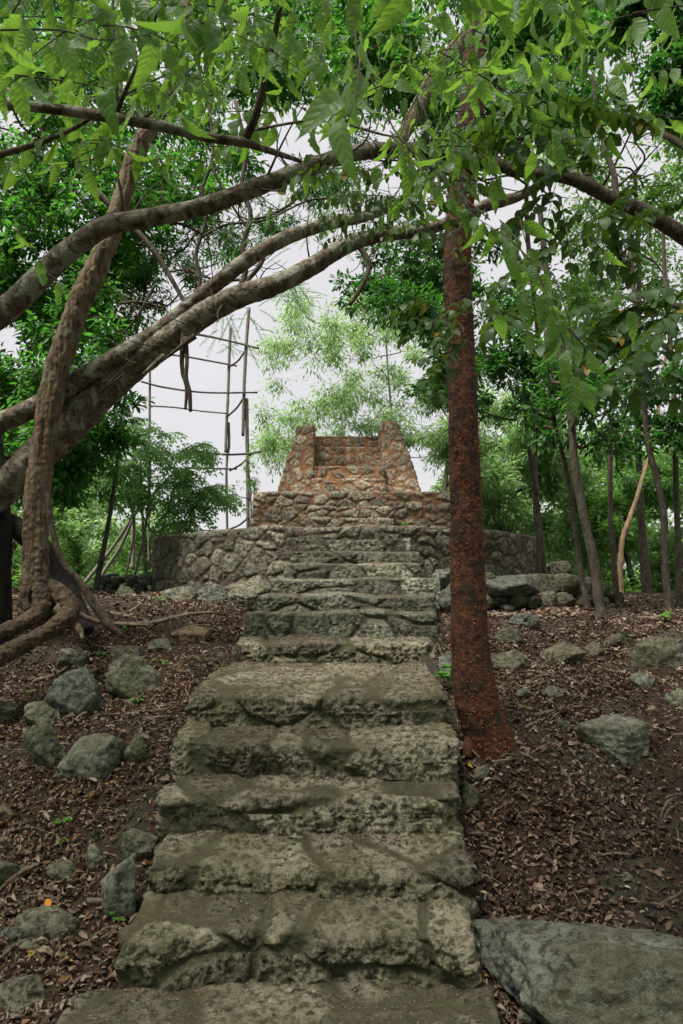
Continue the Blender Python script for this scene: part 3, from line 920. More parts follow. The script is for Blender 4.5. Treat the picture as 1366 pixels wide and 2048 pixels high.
trunk('root_log', [(92, 1165, 4.92), (128, 1196, 4.88), (140, 1226, 4.8), (100, 1260, 4.7), (44, 1290, 4.6), (0, 1312, 4.5), (-70, 1348, 4.3)], [36, 44, 44, 38, 40, 46, 52], M['log'], gn, seg=64, res=.010, amp=.18, s=83, kv=(4, 22, 30), ridge=.9)
trunk('root_knot', [(70, 1160, 4.86), (56, 1182, 4.84), (50, 1202, 4.82), (58, 1220, 4.8)], [36, 34, 30, 20], M['log'], gn, seg=32, res=.008, amp=.3, s=87, ridge=.9)
for i, (pl, wl) in enumerate([([(120, 1215, 4.85), (145, 1245, 4.8), (160, 1262, 4.75), (165, 1278, 4.7)], [40, 24, 14, 6]),
                              ([(110, 1200, 4.95), (165, 1232, 5.0), (215, 1246, 5.0), (300, 1251, 5.05)], [24, 14, 9, 5])]):
    trunk('root', pl, wl, M['trunk_bark'], gn, s=90 + i, seg=16, amp=.2)

# fallen dark fibrous trunk behind and grey smooth trunk at the edge ------------------
o = trunk('fallen_tree', [(-60, 1000, 5.6), (0, 1035, 5.6), (50, 1068, 5.6), (92, 1110, 5.55), (122, 1160, 5.5), (150, 1215, 5.4), (178, 1262, 5.3)], [40, 46, 52, 56, 54, 48, 30], M['charred'], seg=48, amp=.18, s=101, kx=14, kz=2, loc=P(120, 1180, 5.5))
tag(o, 'dark fibrous broken trunk leaning to the ground behind the gnarled tree', 'fallen tree')
o = trunk('grey_tree', [(-14, 1290, 5.5), (-8, 1220, 5.5), (-4, 1140, 5.5), (0, 1060, 5.5), (-8, 960, 5.5), (-30, 800, 5.5)], [90, 70, 60, 56, 52, 50], M['charred'], seg=32, amp=.05, s=111, loc=P(-5, 1250, 5.5))
tag(o, 'smooth dark grey tree trunk cut off by the left edge of the picture', 'tree trunk')
o = trunk('leaning_branch', [(86, 960), (98, 1005), (103, 1050), (114, 1095), (132, 1132), (160, 1165), (190, 1212), (218, 1250), (243, 1272)], [11, 13, 14, 15, 17, 18, 20, 22, 12], M['thin_bark'], d=4.75, seg=16, res=.01, s=121, loc=P(240, 1270, 4.75))
tag(o, 'thin dark bent branch leaning from the gnarled trunk down to the ground', 'branch')

# arching trunks ----------------------------------------------------------------------
def limb_tree(name, label, parts_):
    p0 = parts_[0][1][0]
    root = thing(name, P(*p0), label, 'tree')
    for (nm, pts, wp, mt, s) in parts_:
        big = max(wp) > 25
        trunk(nm, pts, wp, M[mt], root, seg=52 if big else 14, res=.009 if big else .014, amp=.07, s=s, kx=14, kz=9)
    return root


aA = limb_tree('upper_arching_tree', 'dark grey trunk arching over the steps from edge to edge, highest of the arching trunks', [
    ('trunk', [(-120, 700, 3.3), (0, 628, 3.3), (70, 565, 3.3), (140, 500, 3.3), (215, 452, 3.3), (300, 435, 3.3), (400, 415, 3.3), (500, 380, 3.3), (600, 342, 3.3), (700, 308, 3.3), (770, 300, 3.3)],
     [80, 62, 58, 54, 48, 46, 44, 42, 42, 40, 40], 'arch_bark', 131),
    ('limb', [(755, 301, 3.3), (850, 302, 3.25), (950, 320, 3.2), (1050, 342, 3.1), (1140, 356, 3.0), (1220, 395, 3.0), (1300, 430, 3.0), (1380, 480, 3.0), (1480, 540, 3.0), (1640, 680, 3.1), (1760, 880, 3.3), (1830, 1150, 3.6), (1850, 1500, 3.8)], [36, 36, 34, 34, 34, 34, 38, 40, 42, 46, 52, 58, 64], 'thin_bark', 133),
    ('limb', [(790, 300, 3.3), (815, 255, 3.4), (840, 205, 3.5), (870, 150, 3.6), (905, 105, 3.7), (950, 50, 3.8), (1010, -40, 4.03)], [34, 34, 36, 38, 40, 38, 34], 'trunk_bark', 135),
    ('branch', [(1232, 396, 3.0), (1228, 350, 3.05), (1212, 300, 3.1), (1196, 240, 3.2), (1185, 150, 3.3)], [18, 15, 13, 11, 8], 'thin_bark', 137),
    ('branch', [(1165, 352, 3.0), (1180, 348, 2.98), (1192, 340, 2.96)], [14, 8, 2], 'thin_bark', 138),
    ('branch', [(1380, 300, 3.0), (1320, 265, 3.1), (1250, 235, 3.2), (1190, 215, 3.3)], [18, 14, 9, 5], 'thin_bark', 139),
    ('stub', [(243, 445, 3.3), (244, 400, 3.28), (236, 355, 3.26)], [14, 9, 6], 'thin_bark', 140),
    ('branch', [(1400, 620, 2.9), (1340, 610, 3.0), (1280, 605, 3.05), (1250, 595, 3.1)], [20, 16, 10, 4], 'thin_bark', 141),
])
aB = limb_tree('middle_arching_tree', 'slimmer brown arching trunk lying just above the thickest one', [
    ('trunk', [(-140, 890, 5.15), (0, 845, 5.15), (80, 808, 5.1), (150, 765, 5.05), (230, 715, 5.0), (320, 660, 5.0), (400, 595, 4.9), (480, 530, 4.8), (560, 482, 4.8), (640, 452, 4.8), (730, 432, 4.8), (800, 405, 4.8), (850, 370, 4.8)],
     [56, 50, 48, 48, 44, 42, 40, 38, 36, 32, 28, 20, 12], 'arch_bark', 151)])
aC = limb_tree('lower_arching_tree', 'thickest pale patched trunk arching from lower left up over the steps, lowest of the three', [
    ('trunk', [(-130, 1090, 5.3), (0, 985, 5.3), (60, 925, 5.25), (130, 858, 5.2), (200, 785, 5.2), (270, 728, 5.1), (340, 678, 5.0), (410, 628, 4.9), (480, 592, 4.8), (550, 570, 4.7), (620, 535, 4.7), (690, 492, 4.7), (760, 470, 4.6), (840, 462, 4.6), (910, 440, 4.6), (970, 412, 4.6), (1030, 395, 4.6), (1075, 375, 4.6)],
     [80, 76, 82, 92, 88, 74, 66, 60, 56, 50, 46, 42, 36, 30, 28, 32, 26, 20], 'arch_bark', 161),
    ('hanging_root', [(367, 668, 4.9), (364, 710, 4.88), (365, 745, 4.88), (373, 775, 4.88), (371, 818, 4.88)], [14, 12, 10, 9, 7], 'thin_bark', 163),
    ('hanging_root', [(371, 675, 4.88), (374, 720, 4.86), (372, 755, 4.86), (379, 785, 4.86), (381, 823, 4.86)], [12, 10, 11, 11, 9], 'thin_bark', 164),
    ('snag', [(330, 712, 4.9), (300, 736, 4.88), (285, 748, 4.86)], [18, 10, 3], 'arch_bark', 165),
    ('snag', [(390, 672, 4.85), (350, 702, 4.84), (325, 722, 4.84)], [16, 8, 3], 'thin_bark', 166),
])

for root, path, d0 in [(aA, [(215, 452), (400, 415), (600, 342), (770, 300)], 3.3), (aB, [(230, 715), (480, 530), (640, 452), (800, 405)], 4.9), (aC, [(200, 785), (410, 628), (550, 570), (690, 492), (840, 462)], 4.8), (aA, [(850, 302), (1050, 342), (1220, 395)], 3.15)]:
    tb = Tubes(); Cc = catmull(PP(path, d0), 60); r = random.Random(int(d0 * 100))
    for j in range(16):
        a = Cc[r.randrange(60)]; L = r.uniform(.05, .5)
        v = unit(np.array([r.uniform(-.6, .9), r.uniform(-.6, .6), r.uniform(-.5, 1)]))
        m_ = a + v * L * .5 + np.array([r.uniform(-.04, .04), 0, r.uniform(-.03, .05)]); e = m_ + unit(v + RNG.normal(0, .5, 3)) * L * .5
        tb.add([a, m_, e], [.008, .0045, .0018], 5, n=8)
        if L > .25: tb.add([m_, m_ + RNG.normal(0, .09, 3)], [.003, .001], 4, n=4)
    tb.build('twig_growth', M['thin_bark'], root)

# ------------------------------------------------------------------ near leafy branch with large hanging leaves
ND = 2.2
nb = limb_tree('leafy_branch_tree', 'nearest branch crossing the top left, hung with large drooping leaves', [
    ('branch', [(-140, 195, 2.1), (0, 208, 2.2), (110, 218, 2.2), (230, 236, 2.2), (330, 254, 2.2), (420, 275, 2.25), (490, 286, 2.3), (550, 305, 2.4), (600, 322, 2.5)], [30, 27, 26, 27, 26, 25, 22, 16, 10], 'arch_bark', 171),
    ('shoot', [(232, 228, 2.2), (252, 180, 2.15), (285, 105, 2.1), (310, 40, 2.0), (330, -40, 1.9)], [14, 11, 9, 8, 6], 'thin_bark', 172),
    ('shoot', [(232, 228, 2.2), (233, 150, 2.2), (228, 80, 2.2), (226, -30, 2.2)], [10, 8, 7, 5], 'thin_bark', 173),
    ('shoot', [(492, 275, 2.3), (512, 230, 2.25), (530, 160, 2.2), (548, 80, 2.1), (568, -40, 2.0)], [24, 20, 17, 16, 14], 'thin_bark', 174),
    ('shoot', [(500, 262, 2.3), (560, 250, 2.3), (640, 236, 2.25), (720, 215, 2.2)], [8, 7, 5, 3], 'arch_bark', 175),
    ('shoot', [(-40, 320, 2.3), (40, 298, 2.3), (100, 278, 2.3), (160, 250, 2.25), (250, 190, 2.2), (330, 150, 2.1)], [20, 15, 13, 10, 7, 4], 'arch_bark', 176),
    ('shoot', [(290, 235, 2.2), (330, 200, 2.2), (380, 140, 2.2)], [10, 7, 4], 'arch_bark', 177),
])


def droop(p0, p1, sag, n=8):
    t = np.linspace(0, 1, n)[:, None]
    m = p0 * (1 - t) + p1 * t
    m[:, 2] -= sag * (t[:, 0] ** 2)
    return m


class Foliage:
    """collects leaves along twigs"""
    def __init__(s): s.p = []; s.d = []; s.n = []; s.s = []; s.tw = Tubes()

    def hang(s, path, L, gap, twig=.0016, side=.45, tips=True):
        """large leaves hanging below a twig, alternately left and right"""
        n = max(3, int(np.linalg.norm(np.diff(path, axis=0), axis=1).sum() / gap))
        C = catmull(path, n); T = np.gradient(C, axis=0); T = unit(T)
        s.tw.add(path, [twig * 1.5, twig * .6], 5, n=10)
        for i in range(n):
            sd = 1 if i % 2 else -1
            lat = np.cross(T[i], (0, 0, 1)); lat = unit(lat)
            dr = np.array([0, 0, -1.0]) + lat * sd * side * random.uniform(.2, 1) + T[i] * random.uniform(.0, .5) + RNG.normal(0, .25, 3)
            a = random.uniform(-2.6, 2.6)
            nr = np.array([math.sin(a), -math.cos(a) * 1.0, random.uniform(-.2, .9)])
            pet = unit(lat * sd * .7 + np.array([0, 0, -.3])) * L * .12
            s.tw.add([C[i], C[i] + pet], [twig * .5, twig * .5], 3, n=2, cap=False)
            s.p.append(C[i] + pet); s.d.append(dr); s.n.append(nr); s.s.append(L * random.uniform(.5, 1.05))

    def pinnate(s, path, L, gap, twig=.0012, droop_=.25):
        """paired leaflets in a nearly flat plane"""
        n = max(3, int(np.linalg.norm(np.diff(path, axis=0), axis=1).sum() / gap))
        C = catmull(path, n); T = unit(np.gradient(C, axis=0))
        s.tw.add(path, [twig * 1.3, twig * .5], 4, n=8)
        up = unit(np.array([random.uniform(-.3, .3), random.uniform(-.55, .1), 1]))
        for i in range(1, n):
            lat = unit(np.cross(T[i], up))
            for sd in (-1, 1):
                dr = lat * sd + T[i] * .35 + np.array([0, 0, -droop_]) + RNG.normal(0, .1, 3)
                s.p.append(C[i]); s.d.append(dr); s.n.append(up + RNG.normal(0, .22, 3)); s.s.append(L * random.uniform(.75, 1.1))
        s.p.append(C[-1]); s.d.append(T[-1]); s.n.append(up); s.s.append(L)

    def build(s, T, mat, root, twigmat='thin_bark', name='foliage', jit=.06):
        s.tw.build('twig_growth', M[twigmat], root)
        return leaves(name, T, np.array(s.p), np.array(s.d), np.array(s.n), np.array(s.s), M[mat], root, jit=jit)


fl = Foliage()
# twigs come off the branch and its shoots, spreading mostly sideways and forward
rs = random.Random(5)
def twig_field(fl, x0, x1, y0, y1, d0, d1, n, length, L, gap, rs, seed_dir=(-1, 1), kind='hang', sag=.25):
    for i in range(n):
        px, py, d = rs.uniform(x0, x1), rs.uniform(y0, y1), rs.uniform(d0, d1)
        a = P(px, py, d)
        sgn = rs.choice(seed_dir)
        v = unit(np.array([sgn * rs.uniform(.5, 1), rs.uniform(-.6, .5), rs.uniform(-.35, .35)]))
        ln = length * rs.uniform(.6, 1.2)
        b = a + v * ln
        path = droop(a, b, ln * sag * rs.uniform(.4, 1.3), 6)
        if kind == 'hang': fl.hang(path, L * rs.uniform(.85, 1.15), gap)
        else: fl.pinnate(path, L * rs.uniform(.85, 1.15), gap)


twig_field(fl, 0, 330, -60, 60, 1.7, 2.3, 12, .38, .112, .038, rs)
twig_field(fl, 0, 400, 40, 190, 2.35, 3.2, 22, .38, .118, .040, rs)
twig_field(fl, 150, 700, -80, 40, 1.7, 2.4, 15, .38, .112, .038, rs)
twig_field(fl, 330, 680, 20, 260, 2.4, 3.2, 24, .34, .112, .036, rs)
twig_field(fl, -30, 240, 225, 330, 2.3, 2.9, 8, .30, .11, .042, rs)
twig_field(fl, 420, 700, 230, 300, 2.4, 2.9, 5, .26, .10, .04, rs)
fl.hang(PP([(30, 150, 1.5), (150, 165, 1.5), (260, 185, 1.5)]), .105, .038)
fl.hang(PP([(0, 60, 1.35), (120, 60, 1.35), (200, 80, 1.35), (300, 70, 1.35)]), .11, .042)
fl.hang(PP([(30, 460, 2.0), (60, 490, 2.0), (90, 540, 2.0), (115, 560, 1.9)]), .07, .06)
fl.hang(PP([(230, 300, 2.0), (180, 320, 2.0), (120, 330, 2.0)]), .11, .045)
fl.hang(PP([(420, -60, 1.0), (380, -20, .95), (350, 10, .9)]), .13, .06)
fl.hang(PP([(720, 120, 1.05), (715, 170, 1.0), (700, 230, .95)]), .10, .045, side=.3)
fl.hang(PP([(710, 60, 1.2), (712, 120, 1.15), (690, 175, 1.1)]), .11, .05, side=.3)
fl.build(BIG, 'big', nb)

rb = thing('leafy_vine', P(800, 260, 2.2), 'leafy strands hanging in front of the red trunk and across the upper right', 'vine')
fl = Foliage(); rs = random.Random(9)
twig_field(fl, 700, 1350, -80, 40, 1.5, 2.4, 19, .36, .115, .038, rs)
twig_field(fl, 720, 1060, 40, 180, 1.9, 2.8, 14, .30, .10, .038, rs)
twig_field(fl, 1050, 1366, -40, 50, 1.4, 1.9, 5, .3, .11, .05, rs)
twig_field(fl, 840, 1080, 150, 400, 2.2, 3.2, 18, .3, .105, .04, rs)
twig_field(fl, 880, 1010, 20, 400, 2.6, 3.4, 14, .3, .12, .04, rs)
twig_field(fl, 1050, 1366, 60, 240, 2.2, 3.2, 12, .36, .105, .04, rs)
fl.hang(PP([(780, 262, 2.2), (830, 330, 2.0), (900, 395, 1.9), (960, 440, 1.85), (1010, 470, 1.8)]), .095, .035)
fl.hang(PP([(1010, 470, 1.8), (1060, 520, 1.75), (1095, 590, 1.7), (1120, 660, 1.7), (1140, 740, 1.7), (1142, 775, 1.7)]), .10, .034, side=.7)
for q_ in range(5):
    fl.hang(PP([(1000 + 28 * q_, 440 + 30 * q_, 1.9), (1030 + 28 * q_, 500 + 40 * q_, 1.85), (1045 + 26 * q_, 580 + 42 * q_, 1.85)]), .095, .034, side=.8)
fl.hang(PP([(930, 400, 1.9), (945, 440, 1.9), (950, 490, 1.9)]), .09, .045)
fl.hang(PP([(800, 280, 2.2), (760, 330, 2.2), (700, 350, 2.25), (640, 345, 2.3), (590, 350, 2.3)]), .10, .05)
fl.hang(PP([(820, 300, 2.1), (850, 350, 2.1), (840, 400, 2.05)]), .12, .06)
fl.hang(PP([(1120, 640, 1.75), (1170, 700, 1.8), (1160, 760, 1.8)]), .085, .06)
fl.hang(PP([(1180, 470, 1.9), (1230, 540, 1.9), (1250, 620, 1.85)]), .08, .05)
fl.hang(PP([(1040, 440, 2.0), (1060, 520, 1.95), (1075, 600, 1.9)]), .09, .04, side=.7)
fl.hang(PP([(1000, 620, 1.85), (1040, 640, 1.85), (1062, 660, 1.9)]), .10, .08)
fl.tw.add(PP([(740, 150, 2.3), (775, 230, 2.25), (800, 275, 2.2), (900, 370, 1.95), (980, 440, 1.85)]), [.004, .003, .003, .0025, .002], 6)
fl.tw.add(PP([(800, 275, 2.2), (820, 220, 2.3), (880, 120, 2.4), (960, 20, 2.5)]), [.003, .003, .003, .002], 6)
fl.tw.add(PP([(700, 250, 2.3), (760, 268, 2.25), (800, 275, 2.2)]), [.005, .004, .003], 6)
fl.build(BIG, 'big', rb)

pv = thing('round_leaved_shrub', P(1300, 560, 2.4), 'sprays of small rounded leaflets reaching in from the right', 'shrub')
fl = Foliage(); rs = random.Random(21)
for (a, b) in [((1366, 600, 2.3), (1210, 660, 2.2)), ((1400, 640, 2.2), (1240, 700, 2.1)), ((1366, 560, 2.3), (1120, 600, 2.2)), ((1380, 690, 2.0), (1290, 690, 2.0)), ((1250, 600, 2.3), (1160, 690, 2.2)),
               ((1120, 480, 2.5), (1010, 545, 2.4)), ((1100, 590, 2.4), (1020, 600, 2.3)), ((1300, 380, 2.4), (1220, 400, 2.3)), ((1400, 380, 2.3), (1290, 400, 2.2)),
               ((1060, 215, 2.4), (960, 240, 2.4)), ((1120, 190, 2.4), (1240, 215, 2.3)), ((1200, 170, 2.4), (1290, 225, 2.3)), ((1000, 240, 2.5), (1100, 260, 2.4)), ((940, 260, 2.5), (1060, 300, 2.5)),
               ((1100, 240, 2.5), (1190, 300, 2.5)), ((960, 290, 2.6), (880, 330, 2.6)), ((1180, 260, 2.5), (1080, 330, 2.5)),
               ((1110, 380, 2.5), (1050, 470, 2.5)), ((1150, 400, 2.5), (1110, 490, 2.5)), ((1180, 420, 2.5), (1190, 520, 2.5)), ((1200, 440, 2.4), (1260, 520, 2.4)), ((1080, 400, 2.6), (1020, 430, 2.6)),
               ((940, 585, 2.9), (915, 650, 2.9)), ((960, 600, 2.9), (965, 640, 2.9)), ((920, 640, 2.95), (850, 690, 2.9)), ((930, 660, 2.95), (900, 740, 2.9)), ((880, 640, 3.0), (815, 650, 3.0)), ((870, 600, 3.0), (800, 600, 3.0)),
               ((1220, 640, 2.3), (1160, 740, 2.3)), ((1270, 650, 2.3), (1230, 760, 2.3)), ((1320, 640, 2.4), (1310, 740, 2.4)), ((1366, 660, 2.4), (1360, 760, 2.4))]:
    for k in range(2):
        A_, B_ = P(*a) + RNG.normal(0, .03, 3), P(*b) + RNG.normal(0, .04, 3)
        fl.pinnate(droop(A_, B_, .05, 6), .058 * (.8 + .4 * rs.random()), .030)
fl.build(ROUND, 'sprayleaf', pv, jit=.04)
fl2 = Foliage(); rs = random.Random(22)
mdv = thing('twining_shrub', P(720, 430, 3.4), 'small-leaved shrub twined round the arching trunks above the steps', 'shrub')
twig_field(fl2, 690, 900, 380, 470, 3.2, 4.4, 34, .3, .058, .024, rs)
twig_field(fl2, 620, 780, 300, 350, 3.0, 3.6, 8, .3, .075, .03, rs)
twig_field(fl2, 760, 900, 320, 380, 3.0, 3.6, 8, .3, .07, .03, rs)
fl2.build(ROUND, 'sprayleaf', mdv, jit=.05)

# ------------------------------------------------------------------ crowns
def crown(root, blobs, leafT, mat, lsize, start=None, twig_mat='thin_bark', dens=1.0, spread=.5, limb_w=.02, seed=1, flat=.75, cl=.16, limbs=True, rnd=None, down=.45, per=16):
    """blobs: (px, py, d, rx_px, ry_px). Twigs radiate inside each blob; leaves cluster round the twig ends"""
    r = np.random.default_rng(seed)
    tb = Tubes(); PO = []; DR = []; NR = []; SC = []; RN = []
    cents = [P(px, py, d) for (px, py, d, rx, ry) in blobs]
    order = list(range(len(blobs)))
    if limbs and start is not None:
        st = np.array(start); order.sort(key=lambda q_: np.min(np.linalg.norm(st - cents[q_], axis=1)))
        nodes = [(p_, 0) for p_ in st]
    for bi in order:
        (px, py, d, rx, ry) = blobs[bi]
        c = cents[bi]; k = d / F
        R = np.array([rx * k, (rx + ry) * .5 * k * .8, ry * k])
        if limbs and start is not None:
            # each bough forks off the nearest trunk or bough point that lies below it
            NP = np.array([n_[0] for n_ in nodes]); dv_ = NP - c
            cost = np.linalg.norm(dv_, axis=1) + 1.2 * np.maximum(0, dv_[:, 2] + .1 * np.linalg.norm(dv_[:, :2], axis=1)) + .05 * np.array([n_[1] for n_ in nodes])
            j = int(np.argmin(cost)); s0, lv = nodes[j]; L = np.linalg.norm(c - s0)
            m1 = s0 * .66 + c * .34 + r.normal(0, .07 * L, 3) - np.array([0, 0, .04 * L]); m2 = s0 * .33 + c * .67 + r.normal(0, .07 * L, 3)
            lw = limb_w * .72 ** min(lv, 5)
            tb.add([s0, m1, m2, c], [lw, lw * .85, lw * .7, lw * .6], 6, n=12)
            nodes += [(m1, lv + 1), (m2, lv + 1), (c, lv + 1)]
        vol = (rx * ry) / 2500.0
        nc = max(6, int(dens * vol * 15))
        u = unit(r.normal(size=(nc, 3))) * (r.random((nc, 1)) ** .42)
        ends = c + u * R
        keep = vnoise(ends * (1.3 / max(R[0], .2)) * 1.2, seed + 3) > -.5
        ends = ends[keep]
        for e in ends[: 30]:
            if limbs:
                m_ = (c + e) / 2 + r.normal(0, .07 * R[0], 3)
                tb.add([c, m_, e], [limb_w * .28, limb_w * .18, limb_w * .08], 3, n=5, cap=False)
        for e in ends:
            n = int(1.5 * per * r.uniform(.5, 1.5))
            out = unit(e - c + r.normal(0, .2 * R[0], 3))
            off = r.normal(size=(n, 3)) * cl * R.mean() * np.array([1, 1, flat])
            t_ = r.uniform(-.9, .35, (n, 1)) * cl * R.mean() * 2.2
            PO.append(e + off + out * t_)
            dd = off / (np.linalg.norm(off, axis=1, keepdims=True) + 1e-6) + out * .5 + np.array([0, 0, -down]) + r.normal(0, .3, (n, 3))
            DR.append(dd); NR.append(np.array([0, -.15, 1]) + r.normal(0, .45, (n, 3)))
            SC.append(lsize * r.uniform(.6, 1.2, n))
            RN.append(np.clip(r.normal(.5, .18) + r.normal(0, .2, n), 0, 1))
    tb.build('limbs', M[twig_mat], root)
    return leaves('crown', leafT, np.concatenate(PO), np.concatenate(DR), np.concatenate(NR), np.concatenate(SC), M[mat], root, extra=np.concatenate(RN))


def scatter(poly, n, d0, d1, r0, r1, seed, asp=.8):
    """random blobs inside a photo-space polygon; only decides where in the wood a crown's boughs are"""
    r = random.Random(seed); xs = [p[0] for p in poly]; ys = [p[1] for p in poly]; out = []
    while len(out) < n:
        x, y = r.uniform(min(xs), max(xs)), r.uniform(min(ys), max(ys))
        ins = False; j = len(poly) - 1
        for i in range(len(poly)):
            if (poly[i][1] > y) != (poly[j][1] > y) and x < (poly[j][0] - poly[i][0]) * (y - poly[i][1]) / (poly[j][1] - poly[i][1]) + poly[i][0]: ins = not ins
            j = i
        if ins:
            q = r.uniform(r0, r1); out.append((x, y, r.uniform(d0, d1), q, q * asp))
    return out


def gbase(px, d, dz=0.0):
    x = (px - 683) * d / F
    return np.array([x, d, float(gz(np.array([x]), np.array([d]))[0]) - .15 + dz])


def tree(name, label, px, d, top, wpx, blobs, leafT, mat, lsize, bark='sap_bark', trunk_pts=None, group=None, **k):
    """trunk from the ground to the pixel 'top' (px, py)"""
    b = gbase(px, d)
    root = thing(name, b, label, 'tree', group)
    if trunk_pts is None:
        T_ = P(top[0], top[1], d)
        L = np.linalg.norm(T_ - b); r = random.Random(int(px * 3 + d * 7))
        pts = [b] + [b * (1 - f) + T_ * f + np.array([r.uniform(-.02, .02) * L, r.uniform(-.02, .02) * L, 0]) for f in (.25, .5, .75)] + [T_]
    else:
        pts = [b] + [P(a[0], a[1], d) for a in trunk_pts]
    pts = np.array(pts)
    w0 = wpx * d / F * .42
    n = len(pts)
    rad = np.interp(np.arange(n), [0, .6, n - 1], [w0 * 1.5, w0, w0 * .55])
    V, Fc, caps = tube_vf(pts, rad, 18, res=.03, disp=bark_disp(int(px) % 97, .1, 10, 4))
    mesh('trunk', V, [Fc] + caps, M[bark], root)
    C = catmull(pts, 24)
    crown(root, blobs, leafT, mat, lsize, start=C[12:], **k)
    return root


SAP = 'slender saplings on the right slope'
# saplings with their dark crowns ---------------------------------------------------
tree('sapling_tree', 'slim dark sapling leaning left of the thicker curved one', 1176, 6.9, None, 14, scatter([(1000, 760), (1150, 740), (1160, 900), (1040, 890)], 7, 6.4, 7.4, 42, 62, 1), OVAL, 'darkleaf', .075,
     trunk_pts=[(1170, 1190), (1158, 1114), (1145, 1024), (1130, 930), (1110, 850), (1098, 760), (1090, 660)], group=SAP, seed=1, per=14)
tree('sapling_tree', 'thicker curved sapling with mottled bark, nearest of the saplings on the right', 1207, 6.2, None, 24, scatter([(1090, 740), (1250, 730), (1240, 880), (1110, 880)], 8, 5.8, 6.8, 45, 65, 2), OVAL, 'darkleaf', .07,
     trunk_pts=[(1200, 1215), (1186, 1114), (1166, 1024), (1150, 930), (1142, 842), (1120, 700), (1095, 560), (1080, 420)], group=SAP, seed=2, per=14)
tree('sapling_tree', 'straight slim sapling just left of the pale forked stem', 1236, 7.4, None, 15, scatter([(1180, 760), (1290, 740), (1290, 900), (1190, 880)], 6, 7.0, 7.8, 42, 60, 3), OVAL, 'darkleaf', .075,
     trunk_pts=[(1233, 1190), (1227, 1110), (1221, 1024), (1221, 900), (1225, 780), (1228, 650)], group=SAP, seed=3, per=14)
tree('sapling_tree', 'wavy dark sapling near the right edge, left of the last one', 1338, 6.6, None, 19, scatter([(1270, 750), (1390, 730), (1390, 880), (1280, 880)], 7, 6.2, 7.0, 42, 64, 4), OVAL, 'darkleaf', .075,
     trunk_pts=[(1336, 1200), (1330, 1124), (1327, 1024), (1312, 950), (1295, 877), (1285, 760), (1270, 600), (1258, 480)], group=SAP, seed=4, per=14)
tree('sapling_tree', 'pale mottled sapling trunk at the right edge', 1360, 7.0, None, 16, scatter([(1330, 700), (1460, 700), (1460, 850), (1340, 860)], 5, 6.6, 7.4, 42, 60, 5), OVAL, 'mid', .075,
     trunk_pts=[(1358, 1180), (1357, 1100), (1353, 1000), (1349, 850), (1345, 740), (1330, 560), (1325, 420)], group=SAP, seed=5, per=14)
tree('pale_forked_tree', 'pale tan forked stem shining between the dark saplings', 1238, 8.6, None, 13, scatter([(1240, 900), (1340, 880), (1340, 960), (1260, 980)], 3, 8.4, 9.0, 35, 45, 6), OVAL, 'mid', .06,
     trunk_pts=[(1240, 1150), (1245, 1080), (1258, 1040), (1272, 1000), (1290, 940), (1312, 860), (1322, 760), (1345, 660)], bark='pale_bark', seed=6)

# dark glossy tree behind the red trunk
DT = scatter([(740, 500), (900, 470), (1060, 480), (1110, 620), (1090, 800), (1040, 880), (900, 860), (820, 800), (850, 700), (780, 640), (700, 600)], 52, 7.0, 9.0, 42, 66, 12)
tree('dark_leaved_tree', 'dense dark glossy tree behind the red trunk, its boughs drooping over the monument', 1070, 8.4, (1040, 520), 12, DT, OVAL, 'darkleaf', .085, seed=12, per=18, dens=.85)
# lighter tree at the far right
RT = scatter([(1100, 230), (1400, 180), (1420, 640), (1250, 740), (1140, 700)], 84, 10, 13, 45, 75, 13)
tree('light_leaved_tree', 'tall airy light green tree beyond the saplings at the upper right', 1290, 11.5, (1270, 350), 16, RT, OVAL, 'light', .10, seed=13, per=13, dens=.75)
# very dark crown in the top right corner
CT = scatter([(1230, -60), (1440, -60), (1440, 240), (1290, 230)], 16, 4.6, 6.0, 50, 80, 14)
tree('corner_tree', 'very dark dense crown in the top right corner', 1480, 5.2, (1400, 60), 30, CT, OVAL, 'darkleaf', .07, seed=14, per=24, dens=1.2)
# top canopy
TC = scatter([(560, -80), (1300, -80), (1280, 180), (1150, 300), (900, 330), (760, 240), (620, 180)], 98, 7.5, 10.5, 50, 82, 15)
tree('tall_canopy_tree', 'tall tree whose green canopy fills the top of the view above the arching trunks', 1090, 9.6, (1060, 200), 16, TC, OVAL, 'mid', .10, seed=15, per=15, dens=.85)
TL = scatter([(-80, -80), (600, -80), (600, 160), (500, 330), (380, 440), (-80, 440)], 84, 7.5, 10, 50, 85, 16)
tree('canopy_tree', 'broad green tree filling the sky behind the nearest leafy branch at upper left', -150, 9.2, (100, 200), 30, TL, OVAL, 'mid', .10, seed=16, per=15, dens=.75)
# dark left mass
LM = scatter([(-80, 360), (330, 400), (300, 560), (240, 700), (250, 760), (290, 820), (240, 900), (160, 980), (-80, 1020)], 90, 7.4, 9.6, 46, 76, 17)
tree('dense_left_tree', 'dense dark green tree behind the gnarled trunk at the left', -90, 8.6, (-20, 520), 34, LM, OVAL, 'mid', .10, seed=17, per=18, dens=.85)
ML = scatter([(180, 380), (470, 300), (720, 300), (700, 420), (480, 500), (400, 600), (330, 640), (240, 620)], 44, 8, 10, 40, 62, 18)
tree('fine_leaved_tree', 'airy tree with dark bare limbs and fine leaves crossed by the arching trunks', 190, 8.9, (330, 420), 10, ML, NARROW, 'mid', .09, seed=18, per=22, dens=.9)
